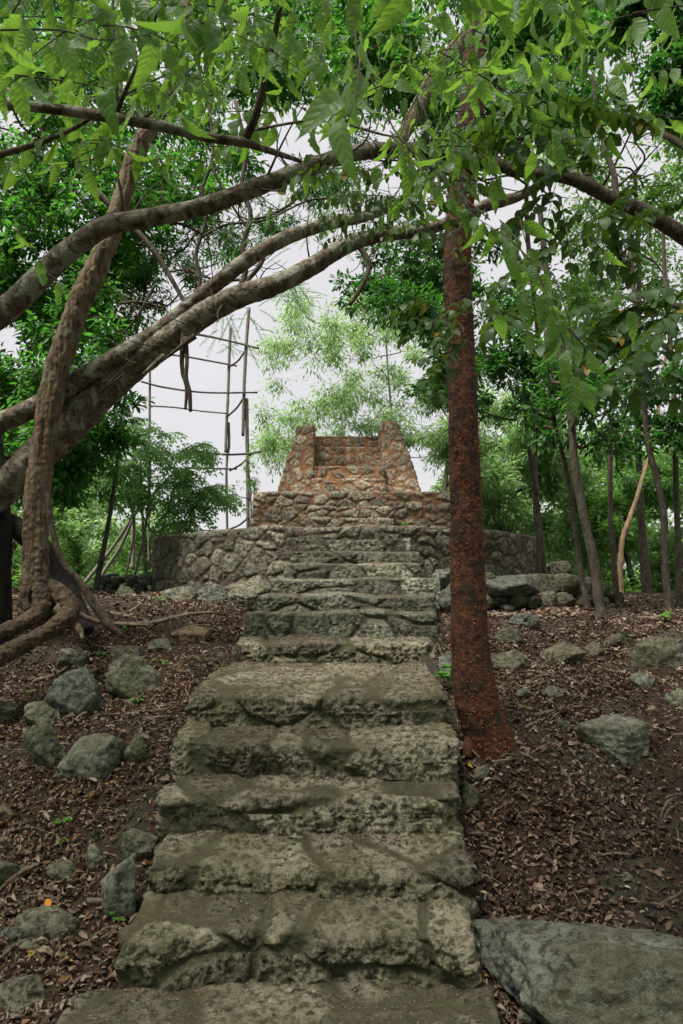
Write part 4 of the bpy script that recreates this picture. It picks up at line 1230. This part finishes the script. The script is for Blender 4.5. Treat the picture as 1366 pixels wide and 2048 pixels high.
# bare limbs with fine leaflets between arches
bl = thing('bare_limbed_tree', P(400, 600, 6.6), 'dark nearly bare twisting limbs between the arching trunks', 'tree')
tb = Tubes(); r = random.Random(4)
for pts, w0 in [([(388, 640), (400, 560), (392, 505), (412, 440), (404, 380), (426, 310), (415, 180)], 10), ([(470, 600), (492, 540), (486, 490), (502, 430), (484, 370), (492, 300), (470, 200)], 13), ([(190, 380), (250, 440), (307, 500), (345, 562), (372, 610)], 15),
                ([(530, 500), (520, 530), (492, 565), (470, 600)], 12), ([(420, 330), (470, 420), (500, 460)], 7), ([(240, 607), (280, 604), (330, 616)], 7), ([(640, 330), (590, 400), (540, 430), (500, 440)], 8),
                ([(395, 480), (450, 450), (530, 440), (620, 400), (690, 400)], 6), ([(480, 560), (430, 560), (380, 540), (330, 545)], 6), ([(700, 470), (735, 520), (730, 560), (700, 610)], 14), ([(310, 570), (270, 640), (245, 665)], 6)]:
    W = PP(pts, 6.6); k = 6.6 / F
    tb.add(W, [w0 * k * .5, w0 * k * .3], 8, n=20)
    for j in range(9):
        a = catmull(W, 20)[r.randrange(2, 20)]
        e = a + np.array([r.uniform(-.5, .5), r.uniform(-.3, .3), r.uniform(-.25, .3)])
        m_ = (a + e) / 2 + np.array([r.uniform(-.08, .08), 0, r.uniform(-.08, .08)])
        tb.add([a, m_, e], [.006, .004, .0018], 4, n=7, cap=False)
tb.build('limbs', M['thin_bark'], bl)
fl = Foliage(); rs = random.Random(33)
for i in range(120):
    px, py = rs.choice([(rs.uniform(370, 660), rs.uniform(360, 500)), (rs.uniform(430, 520), rs.uniform(600, 700)), (rs.uniform(560, 760), rs.uniform(380, 480)), (rs.uniform(560, 620), rs.uniform(560, 600))])
    a = P(px, py, rs.uniform(5.6, 7)); b_ = a + np.array([rs.uniform(-.22, .22), rs.uniform(-.1, .1), rs.uniform(-.18, .05)])
    fl.pinnate(droop(a, b_, .05, 5), .035, .014)
fl.build(NARROW, 'mid', bl, jit=0)

# small bright compound-leaved tree
BT = [(235, 930, 11, 40, 28), (280, 900, 11.2, 50, 34), (330, 895, 11, 48, 30), (370, 920, 11, 40, 26), (400, 905, 11, 28, 14), (290, 950, 10.8, 50, 30), (345, 965, 11, 44, 28), (250, 985, 11, 44, 26), (395, 980, 11, 36, 18),
      (310, 1010, 11.2, 50, 26), (380, 1020, 11, 30, 18), (270, 855, 11.2, 34, 26), (210, 960, 11, 40, 30), (440, 990, 11.2, 24, 16), (350, 1050, 11, 26, 14)]
bt = thing('bright_compound_leaved_tree', gbase(290, 11), 'small bright green tree with fan-like compound leaves left of the pole tower', 'tree')
tb = Tubes(); k = 11 / F
for pts, w0 in [([(262, 1180), (290, 1060), (300, 960), (300, 880)], 7), ([(330, 1160), (310, 1080), (270, 1000), (255, 930)], 6), ([(300, 1120), (330, 1040), (350, 960)], 5), ([(250, 1160), (268, 1060), (250, 980), (220, 950)], 5), ([(310, 1150), (300, 1080), (340, 1020), (390, 980)], 5), ([(290, 1180), (286, 1060), (280, 900)], 8)]:
    tb.add(PP(pts, 11), [w0 * k * .5, w0 * k * .25], 6, n=16)
tb.build('stems', M['pole'], bt)
fl = Foliage(); rs = random.Random(44)
for (px, py, d, rx, ry) in BT:
    for i in range(13):
        a_ = rs.uniform(0, 6.28); q = rs.random() ** .5
        c = P(px + rx * q * math.cos(a_), py + ry * q * math.sin(a_) * 1.2, d + rs.uniform(-.5, .5))
        for j in range(6):
            an = rs.uniform(0, 6.28)
            fl.pinnate(droop(c, c + np.array([math.cos(an) * .24, math.sin(an) * .2, rs.uniform(-.1, .16)]), .14, 4), .085, .05, twig=.003, droop_=.5)
fl.build(TINY, 'bright', bt, name='crown', jit=0)

# pale feathery trees in the centre, beyond the monument
FT = scatter([(545, 680), (600, 610), (700, 570), (800, 590), (900, 640), (900, 960), (780, 900), (640, 880), (560, 940), (525, 900), (520, 830), (560, 780), (530, 740)], 130, 13.5, 17, 18, 40, 21, .8)
tree('pale_feathery_tree', 'tall pale feathery tree rising behind the stone monument', 800, 15, (770, 640), 7, FT, NARROW, 'feather', .13, bark='pole', seed=21, per=18, dens=1.5, limb_w=.012, cl=.36, down=.6)
FT2 = scatter([(820, 760), (1120, 780), (1110, 1000), (880, 1010), (830, 920)], 34, 13.5, 16, 36, 58, 22)
tree('feathery_tree', 'light green bushy tree behind the round platform, right of the monument', 880, 14.5, (900, 850), 15, FT2, NARROW, 'feather', .16, bark='pole', seed=22, per=30, dens=1.8, limb_w=.018)
# woods beyond
for i, (px, d, top, poly, n, lab, mt) in enumerate([
    (1010, 15, (1010, 1000), [(930, 930), (1110, 900), (1120, 1160), (960, 1140)], 20, 'bushy green tree beyond the right end of the round platform', 'feather'),
    (1130, 16.5, (1130, 960), [(1060, 880), (1210, 880), (1220, 1180), (1080, 1180)], 22, 'leafy green tree behind the leaning sapling on the right', 'feather'),
    (1260, 15.5, (1250, 960), [(1190, 880), (1320, 880), (1330, 1200), (1200, 1200)], 22, 'mid green tree seen between the saplings', 'light'),
    (1370, 16.5, (1370, 960), [(1290, 860), (1460, 860), (1460, 1220), (1300, 1220)], 24, 'tree at the right edge beyond the saplings', 'feather')]):
    tree('woodland_tree', lab, px, d, top, 14, scatter(poly, n, d - 1, d + 1, 40, 62, 60 + i), TINY, mt, .15, seed=60 + i, per=22, dens=1.1, limb_w=.025, group='trees beyond the mound on the right')
for i, (px, d, top, poly, n, lab, mt) in enumerate([
    (30, 15, (30, 1020), [(-60, 960), (120, 980), (130, 1210), (-60, 1220)], 18, 'yellow green tree beyond the far left of the mound', 'light'),
    (150, 16, (160, 1040), [(80, 1000), (240, 1010), (250, 1190), (90, 1200)], 20, 'pale green tree behind the leaning poles at the left', 'feather'),
    (300, 18, (290, 1060), [(220, 1020), (340, 1040), (330, 1150), (230, 1190)], 12, 'faint green tree between the leaning poles and the platform', 'light')]):
    tree('woodland_tree', lab, px, d, top, 12, scatter(poly, n, d - 1, d + 1, 34, 54, 70 + i), TINY, mt, .14, seed=70 + i, per=22, dens=1.1, limb_w=.025, group='trees beyond the mound on the left')
# far undergrowth massed behind
U = scatter([(-200, 1150), (1560, 1150), (1560, 1260), (-200, 1260)], 60, 19, 24, 50, 90, 81, .6)
U += scatter([(930, 900), (1560, 900), (1560, 1200), (930, 1200)], 46, 21, 26, 50, 90, 82)
U += scatter([(-200, 800), (110, 800), (230, 1060), (330, 1120), (330, 1200), (-200, 1200)], 46, 21, 26, 50, 90, 83)
fr = thing('distant_forest', (0, 22, -.5), 'haze-paled light green forest growing far beyond the mound', 'forest')
fr['kind'] = 'stuff'
crown(fr, U, TINY, 'feather', .24, limbs=False, seed=84, per=26, dens=1.1)
r = random.Random(99); WB = []
shade_wood = thing('forest', (0, -9, -1), 'unseen leaf masses added behind and above the viewpoint to shade the steps', 'forest'); shade_wood['kind'] = 'stuff'
PO = []; rr2 = np.random.default_rng(98)
for i in range(620):  # added out of view behind the lens to cut frontal light on the risers
    a_ = r.uniform(-2.0, 2.0); q = r.uniform(7, 12); c_ = np.array([math.sin(a_) * q, -math.cos(a_) * q * .9, r.uniform(-1, 9.5)])
    PO.append(c_ + rr2.normal(0, .55, (60, 3)))
for i in range(240):  # overhead clusters added out of view to shade the foreground from the sun
    c_ = np.array([r.uniform(-10, 3.5), r.uniform(-6, 2.6), 0]); c_[2] = r.uniform(5.5, 9.5) + .2 * abs(c_[1])
    PO.append(c_ + rr2.normal(0, .42, (46, 3)))
PO = np.concatenate(PO); n = len(PO)
leaves('crown', TINY, PO, rr2.normal(size=(n, 3)), rr2.normal(size=(n, 3)), rr2.uniform(.15, .32, n), M['mid'], shade_wood)
sp = [(497, 925, 12, 14, 40), (500, 1000, 12, 20, 40), (470, 990, 12, 14, 30), (505, 960, 12, 14, 20), (440, 985, 12, 16, 14)]
tree('thin_bush', 'thin feathery bush growing up against the right pole of the tower', 500, 12, (500, 960), 5, sp, NARROW, 'feather', .10, bark='pole', seed=91, per=10, dens=1.2, limb_w=.012)

# ------------------------------------------------------------------ pole tower
tw = thing('pole_tower', P(450, 1100, 12.6), 'tall tower of lashed wooden poles and crossbars against the sky left of the monument', 'tower')


def stick(name, pts, w, mat, parent, d=None):
    W = PP(pts, d); k = W[0][1] / F
    V, Fc, caps = tube_vf(W, [w * .40 * k, w * .36 * k], 12, n=40, disp=bark_disp(int(pts[0][0]), .14, 12, 9))
    return mesh(name, V, [Fc] + caps, M[mat], parent)


for pts, w_, d in [([(461, 655), (459, 700), (456, 790), (453, 850), (451, 905)], 8, 13.2), ([(457, 845), (458, 890), (453, 940), (455, 1110)], 7, 13.25),
                   ([(498, 615), (492, 697), (488, 782), (486, 872)], 9, 12.4), ([(493, 797), (495, 912), (497, 1110)], 10, 12.45),
                   ([(300, 735), (299, 852), (297, 960), (298, 1130)], 6, 12.4), ([(270, 850), (268, 950), (266, 1140)], 11, 12.6)]:
    stick('pole', pts, w_, 'pole', tw, d)
for pts, w_, d in [([(282, 763), (330, 775), (410, 785), (515, 785)], 5, 12.35), ([(300, 655), (395, 669), (450, 680), (518, 697)], 6, 12.35), ([(365, 900), (400, 905), (455, 909), (500, 907), (522, 903)], 6, 12.35),
                   ([(330, 708), (375, 714), (420, 722), (474, 732)], 5, 13.15), ([(302, 812), (350, 815), (400, 822), (455, 827)], 4, 13.15), ([(370, 936), (420, 937), (474, 938)], 5, 13.15), ([(396, 1061), (450, 1061)], 3.5, 13.15)]:
    stick('crossbar', pts, w_, 'bar', tw, d)
for a, b_ in [((458, 734), (489, 704)), ((456, 832), (490, 790)), ((460, 941), (503, 908)), ((455, 1060), (497, 1035))]:
    stick('brace', [(a[0], a[1], 13.2), ((a[0] + b_[0]) / 2 + 2, (a[1] + b_[1]) / 2 + 3, 12.8), (b_[0], b_[1], 12.4)], 5, 'bar', tw)
for i, (pts, lab) in enumerate([([(138, 1205), (190, 1140), (232, 1085), (275, 1018)], 'pale pole leaning on an upright post left of the platform, outer of two'),
                                ([(176, 1200), (210, 1140), (240, 1095), (278, 1010)], 'pale pole leaning on an upright post left of the platform, inner of two')]):
    W = PP(pts, 12.0)
    V, Fc, caps = tube_vf(W, [8 * .5 * 12 / F, 6 * .5 * 12 / F], 12, n=30, disp=bark_disp(i, .1, 12, 9))
    tag(mesh('leaning_pole', V, [Fc] + caps, M['pole'], None, loc=W[0]), lab, 'pole')

# ------------------------------------------------------------------ fallen sticks and roots on the slope
def ground_stick(pix, w, label, mat='dead', lift=.3, name='fallen_stick', cat='stick'):
    W = np.array([on_ground(a, b) for a, b in pix]); k = W[:, 1].mean() / F
    C = catmull(W, 24)
    C[:, 2] = np.maximum(C[:, 2], gz(C[:, 0], C[:, 1])) + w * k * lift
    V, Fc, caps = tube_vf(C, [w * k * .5, w * k * .42, w * k * .2], 10, n=60, disp=bark_disp(int(pix[0][0]), .22, 14, 14))
    tag(mesh(name, V, [Fc] + caps, M[mat], None, loc=C[0]), label, cat)


for a in [([(236, 1252), (290, 1253), (340, 1242), (380, 1232), (428, 1228)], 12, 'long sinuous root lying on the slope in front of the platform'),
          ([(222, 1230), (255, 1236), (292, 1242)], 8, 'short root above the long sinuous root'),
          ([(68, 1366), (115, 1350), (150, 1326), (200, 1306)], 9, 'bent stick lying above the smooth dark boulder'),
          ([(248, 1432), (300, 1426), (360, 1418)], 7, 'straight stick in the leaves between the boulders and the steps'),
          ([(0, 1835), (75, 1788), (155, 1750), (178, 1778)], 8, 'long crooked stick crossing the litter at lower left'),
          ([(-5, 1965), (40, 1912), (82, 1850)], 9, 'dark thick twig in the lower left corner'),
          ([(105, 1940), (140, 1964), (197, 1976)], 7, 'pale rooty twig right of the flat corner rock'),
          ([(140, 1606), (190, 1592), (250, 1588)], 3.5, 'thin curved twig below the rounded pale boulder'),
          ([(1118, 1538), (1138, 1562), (1142, 1590), (1155, 1614)], 10, 'pale twisted piece of wood lying on the right slope'),
          ([(1085, 1700), (1150, 1740), (1165, 1770)], 4, 'thin branching twig in the middle of the right slope'),
          ([(1020, 1615), (1060, 1640)], 4, 'short twig right of the gully beside the steps'),
          ([(1070, 1432), (1110, 1424), (1150, 1418)], 7, 'root-like stick right of the red tree'),
          ([(1050, 1458), (1090, 1440), (1130, 1412)], 6, 'slanting stick right of the red tree, crossing the root-like stick'),
          ([(1140, 1480), (1180, 1505), (1220, 1530)], 5, 'slanting twig left of the large rounded boulder'),
          ([(1315, 1820), (1345, 1800), (1372, 1780)], 8, 'pale stick at the right edge above the rock slab'),
          ([(940, 1500), (975, 1512), (1030, 1515)], 8, 'root at the foot of the red tree')]:
    ground_stick(*a)
W = PP([(1148, 1831, 2.72), (1200, 1850, 2.70), (1252, 1868, 2.68)]); W[:, 2] = [.045, .04, .035]

# ------------------------------------------------------------------ leaf litter
def litter_points(n, x0, x1, y0, y1, seed):
    r = np.random.default_rng(seed)
    y = y0 + (y1 - y0) * r.random(n) ** 1.6; x = x0 + (x1 - x0) * r.random(n)
    xx = x * (y / y1) ** .35
    return xx, y, r


def stair_mask(x, y):
    l = np.interp(y, [1.4, 2.7, 2.8, 4.0, 5.3, 6.1, 7.0], [-1.0, -1.0, -.86, -.85, -.70, -.50, -.36]); r_ = np.interp(y, [i[0] for i in info], [i[4] for i in info], left=.58)
    return (x > l) & (x < r_) & (y < 7.5)


n = 300000
x, y, r = litter_points(n, -4.6, 5.2, 1.5, 9.5, 3)
keep = ~stair_mask(x, y) & ((x - cx) ** 2 + (y - cyy) ** 2 > (R0 + .1) ** 2)
dens = vnoise(np.stack([x * 2.2, y * 2.2, 0 * x], 1), 14)
keep &= (dens > -.35) | (r.random(n) < .35)
x, y = x[keep], y[keep]; n = len(x)
z = gz(x, y) + r.random(n) ** 2 * .022 + .004
a = r.uniform(0, 6.283, n); tilt = r.normal(0, .35, n)
dr = np.stack([np.cos(a), np.sin(a), tilt], 1); nr = np.stack([r.normal(0, .4, n), r.normal(0, .4, n), np.ones(n)], 1)
sc = r.uniform(.010, .034, n) * np.where(r.random(n) < .14, 1.9, 1)
o = leaves('leaf_litter', CURLED, np.stack([x, y, z], 1), dr, nr, sc, M['litter'], wid=r.uniform(.6, 1.2, n), jit=.12, extra=np.clip(r.random(n) * .97 + .22 * vnoise(np.stack([x * 1.7, y * 1.7, 0 * x], 1), 41) * (r.random(n) < .8), 0, .999))
tag(o, 'brown dry leaves covering the slopes on both sides of the steps', 'leaf litter', kind='stuff')
# fine twigs in the litter
n = 2600
x, y, r = litter_points(n, -4.4, 5.0, 1.5, 8.5, 5); keep = ~stair_mask(x, y); x, y = x[keep], y[keep]; n = len(x)
z = gz(x, y) + .018; a = r.uniform(0, 6.283, n)
TW = (np.array([(-.02, 0, 0), (.02, 0, 0), (.02, .35, .05), (-.02, .35, .05), (.015, .7, .03), (-.015, .7, .03), (.004, 1, .0), (-.004, 1, 0), (0, 0, .035), (0, .35, .085), (0, .7, .06), (0, 1, .01)]),
      np.array([(0, 3, 9, 8), (8, 9, 2, 1), (3, 5, 10, 9), (9, 10, 4, 2), (5, 7, 11, 10), (10, 11, 6, 4)]))
o = leaves('twig_litter', TW, np.stack([x, y, z], 1), np.stack([np.cos(a), np.sin(a), r.normal(0, .15, n)], 1), np.tile([0., 0, 1], (n, 1)), r.uniform(.05, .2, n), M['dead'], jit=.05)
tag(o, 'thin grey twigs scattered through the dry leaves', 'twigs', kind='stuff')
# gravel bits
V0, F0 = ICO[3][0], ICO[3][1]
V0, F0 = rock_shape(3, 5, (1, 1, 1), 9, 1)
n = 900
x, y, r = litter_points(n, -4.4, 5.0, 1.6, 8.0, 6); keep = ~stair_mask(x, y); x, y = x[keep], y[keep]; n = len(x)
s_ = r.uniform(.008, .035, n) ** 1.0; a = r.uniform(0, 6.28, n)
ca, sa = np.cos(a), np.sin(a)
VX = (V0[None, :, 0] * ca[:, None] - V0[None, :, 1] * sa[:, None]); VY = (V0[None, :, 0] * sa[:, None] + V0[None, :, 1] * ca[:, None])
zz = gz(x, y)
V = np.stack([VX * s_[:, None] * 1.3 + x[:, None], VY * s_[:, None] + y[:, None], V0[None, :, 2] * s_[:, None] * .8 + zz[:, None] + .012], -1).reshape(-1, 3)
Fc = (F0[None] + (np.arange(n) * len(V0))[:, None, None]).reshape(-1, 3)
o = mesh('gravel', V, Fc, M['rock'], None, {'joint': np.ones(len(V)), 'rnd': np.repeat(r.uniform(.3, .9, n), len(V0))})
tag(o, 'small grey stone chips scattered among the dry leaves', 'gravel', kind='stuff')
# crumbs of leaf and dirt on the treads, thicker towards each riser
PX = []; r = np.random.default_rng(8)
for i, (d, za, zb, xa_, xb_) in enumerate([[1.5, 0, 0, -1.0, .55]] + info[:-1]):
    nd = info[i][0]
    n = int((900 if i else 350) * (xb_ - xa_) * (nd - d) / .4)
    u = r.random(n) ** .4; x = r.uniform(xa_ + .06, xb_ - .05, n); y = d + .06 + (nd - d - .05) * u
    kp = (vnoise(np.stack([x * 5, y * 9, 0 * x + i], 1), 3) + u * .8 > .35)
    PX.append(np.stack([x[kp], y[kp], 0 * x[kp] + zb + .016 - .018 * (1 - u[kp]) + .010 * vnoise(np.stack([x[kp] * 3.1, 0 * x[kp] + (i - 1) * 3.3, 0 * x[kp]], 1), 6)], 1))
Q = np.concatenate(PX); n = len(Q); a = r.uniform(0, 6.28, n)
# settle each crumb onto the step under it
import mathutils
bpy.context.view_layer.update()
dg = bpy.context.evaluated_depsgraph_get()
ok = []
bvhs = []
for st in stairs.children:
    me = st.data; off = np.array(st.matrix_world.translation)
    co = np.empty(len(me.vertices) * 3, np.float32); me.vertices.foreach_get('co', co); co = co.reshape(-1, 3) + off
    bvhs.append((co, mathutils.bvhtree.BVHTree.FromPolygons(co.tolist(), [tuple(p.vertices) for p in me.polygons]), co.min(0), co.max(0)))
for q_ in Q:
    best = None
    for co, bt_, lo, hi in bvhs:
        if lo[0] < q_[0] < hi[0] and lo[1] < q_[1] < hi[1]:
            h_ = bt_.ray_cast(Vector((q_[0], q_[1], q_[2] + .25)), Vector((0, 0, -1)))
            if h_[0] is not None and h_[1].z > .6 and (best is None or h_[0].z > best): best = h_[0].z
    ok.append(best if best is not None else -9)
ok = np.array(ok); kp = (ok > -5); Q = Q[kp]; Q[:, 2] = ok[kp] + .003; a = a[kp]; n = len(Q)
o = leaves('step_litter', CURLED, Q, np.stack([np.cos(a), np.sin(a), r.normal(0, .2, n)], 1), np.stack([r.normal(0, .3, n), r.normal(0, .3, n), np.ones(n)], 1),
           r.uniform(.003, .013, n), M['litter'], extra=np.clip(r.normal(.68, .15, n), 0, .93))
tag(o, 'fine orange brown leaf crumbs lying on the treads of the steps', 'leaf crumbs', kind='stuff')


# ------------------------------------------------------------------ small plants
def herb(px, py, hpx, n, label, seed, L=None):
    b = on_ground(px, py); k = b[1] / F; r = random.Random(seed)
    root = thing('seedling', b, label, 'seedling')
    tb = Tubes(); p = []; d = []; nn = []; s = []
    for i in range(n):
        a = r.uniform(0, 6.28); h_ = hpx * k * r.uniform(.5, 1)
        e = b + np.array([math.cos(a) * h_ * .5, math.sin(a) * h_ * .5, h_])
        tb.add([b - np.array([0, 0, .02]), (b + e) / 2 + np.array([0, 0, h_ * .15]), e], [.0018, .001], 4, n=5)
        for q in range(3):
            p.append(e); aa = a + r.uniform(-1.2, 1.2); d.append((math.cos(aa), math.sin(aa), r.uniform(-.3, .5))); nn.append((r.uniform(-.3, .3), r.uniform(-.6, .1), 1)); s.append((L or hpx * .5) * k * r.uniform(.6, 1.1))
    tb.build('stems', M['herb'], root)
    leaves('leaves', ROUND, np.array(p), np.array(d), np.array(nn), np.array(s), M['herb'], root)


for i, a in enumerate([(902, 1378, 44, 8, 'cluster of bright green seedlings between the steps and the red trunk'), (118, 1668, 34, 3, 'green seedling in the dry leaves below the upright tan stone'),
                       (240, 1272, 22, 6, 'low green plant below the end of the leaning branch'), (322, 1340, 22, 3, 'tiny green plant right of the pitted grey boulder'), (205, 1320, 18, 4, 'small green plant at the end of the bent stick'),
                       (320, 1212, 18, 4, 'small green plant at the left foot of the round platform'), (512, 1212, 22, 4, 'light green sprig beside the upper steps and the brownish block'), (52, 1395, 18, 3, 'tiny green sprout at far left below the gnarled trunk'),
                       (975, 1380, 20, 4, 'bright sprout at the left foot of the red trunk'), (272, 1415, 20, 3, 'little green sprout below the pitted grey boulder'), (1345, 1250, 26, 5, 'green sprout between the last two saplings'),
                       (1250, 1285, 18, 3, 'little sprout beside the mossy mound-like rock'), (240, 1850, 26, 4, 'dark green sprig under the tall pale propped stone'), (1230, 1440, 14, 3, 'tiny sprout beside the large rounded boulder'), (808, 1052, 12, 5, 'tiny green tuft growing in the terrace wall')]):
    if i == 14:
        b = P(808, 1052, 7.4); root = thing('seedling', b, a[4], 'seedling')
        rr_ = np.random.default_rng(3); leaves('leaves', ROUND, b + rr_.normal(0, .015, (14, 3)) + np.array([0, 0, .02]), rr_.normal(size=(14, 3)) + np.array([0, 0, .6]), rr_.normal(size=(14, 3)), rr_.uniform(.02, .035, 14), M['herb'], root)
        continue
    herb(*a, seed=i)
# dry grass tuft on the left slope
b0 = on_ground(400, 1325); r = np.random.default_rng(12); n = 90
BL = (np.array([(-.012, 0, 0), (.012, 0, 0), (.011, .5, .12), (-.011, .5, .12), (0, 1, .04)]), np.array([(0, 1, 2, 3), (3, 2, 4, 4)]))
pos = b0 + np.stack([r.uniform(-.16, .12, n), r.uniform(-.2, .25, n), r.uniform(0, .03, n)], 1)
BL = (BL[0], np.array([(0, 1, 2, 3)])); 
TWG = (np.array([(-.010, 0, 0), (.010, 0, 0), (.008, .5, .10), (-.008, .5, .10), (.002, 1, .03), (-.002, 1, .03)]), np.array([(0, 1, 2, 3), (3, 2, 4, 5)]))
o = leaves('dry_grass', TWG, pos, np.stack([r.uniform(.2, 1, n), r.uniform(-.9, .3, n), r.uniform(0, .25, n)], 1), np.tile([0, 0, 1.], (n, 1)), r.uniform(.12, .3, n), M['dead'])
tag(o, 'flattened pale dry grass on the slope left of the steps', 'grass', kind='stuff')
# a few conspicuous fallen leaves
for i, (px, py, L, lab, col) in enumerate([(100, 1840, .075, 'orange fallen leaf lying on the pitted mossy rock', (.55, .2, .02)), (220, 1752, .045, 'yellow fallen leaf in the litter left of the second step', (.5, .36, .04)),
                                          (218, 1802, .04, 'yellow green fallen leaf left of the tall propped stone', (.4, .4, .05)), (110, 1700, .07, 'broad green leaf lying in the litter below the seedling', (.12, .3, .03)),
                                          (1262, 1790, .05, 'pale whitish dry leaf above the rock slab', (.5, .47, .45)), (975, 1802, .04, 'small pale leaf near the gully', (.4, .33, .2))]):
    t = NT('fallen_leaf_%s' % ['orange', 'yellow', 'lime', 'green', 'white', 'pale'][i]); mt = t.done(t.bsdf(col, .6))
    b = on_ground(px, py) + np.array([0, 0, .03 if i else .05])
    o = leaves('fallen_leaf', OVAL, b[None], np.array([[random.uniform(-1, 1), .4, .1]]), np.array([[.1, -.5, 1]]), np.array([L]), mt, None, jit=.05)
    tag(o, lab, 'leaf')

# ------------------------------------------------------------------ light
w = bpy.data.worlds.new('World'); scene.world = w; w.use_nodes = True
nt = w.node_tree; nt.nodes.clear()
sky = nt.nodes.new('ShaderNodeTexSky'); sky.sky_type = 'NISHITA'; sky.sun_disc = False
SUN_EL, SUN_AZ = math.radians(64), math.radians(-132)
sky.sun_elevation = SUN_EL; sky.sun_rotation = SUN_AZ
mx = nt.nodes.new('ShaderNodeMix'); mx.data_type = 'RGBA'; mx.inputs[0].default_value = .92
tc = nt.nodes.new('ShaderNodeTexCoord'); nz = nt.nodes.new('ShaderNodeTexNoise'); nz.inputs['Scale'].default_value = 2.2; nz.inputs['Detail'].default_value = 4
nt.links.new(tc.outputs['Generated'], nz.inputs['Vector'])
cr = nt.nodes.new('ShaderNodeValToRGB'); cr.color_ramp.elements[0].position = .3; cr.color_ramp.elements[1].position = .7
cr.color_ramp.elements[0].color = (.84, .82, .825, 1); cr.color_ramp.elements[1].color = (.93, .90, .91, 1)
nt.links.new(nz.outputs['Fac'], cr.inputs[0])
vm = nt.nodes.new('ShaderNodeVectorMath'); vm.operation = 'SCALE'; vm.inputs['Scale'].default_value = 4.7
nt.links.new(cr.outputs[0], vm.inputs[0])
nt.links.new(sky.outputs[0], mx.inputs[6]); nt.links.new(vm.outputs[0], mx.inputs[7])
bg = nt.nodes.new('ShaderNodeBackground'); bg.inputs['Strength'].default_value = .10
nt.links.new(mx.outputs[2], bg.inputs['Color'])
wo = nt.nodes.new('ShaderNodeOutputWorld'); nt.links.new(bg.outputs[0], wo.inputs['Surface'])
sd = bpy.data.lights.new('sun', 'SUN'); sd.energy = 3.8; sd.angle = math.radians(22); sd.color = (1, .95, .86)
so = bpy.data.objects.new('sun', sd); COL.objects.link(so)
dv = Vector((math.sin(SUN_AZ) * math.cos(SUN_EL), math.cos(SUN_AZ) * math.cos(SUN_EL), math.sin(SUN_EL)))
so.rotation_euler = dv.to_track_quat('Z', 'Y').to_euler(); so.location = (0, 0, 20)

scene.view_settings.view_transform = 'Standard'; scene.view_settings.look = 'None'
scene.view_settings.exposure = 1.0; scene.view_settings.gamma = 1.0
scene.cycles.use_denoising = True
scene.cycles.max_bounces = 7; scene.cycles.diffuse_bounces = 4; scene.cycles.glossy_bounces = 2; scene.cycles.transmission_bounces = 4
scene.cycles.sample_clamp_indirect = 4
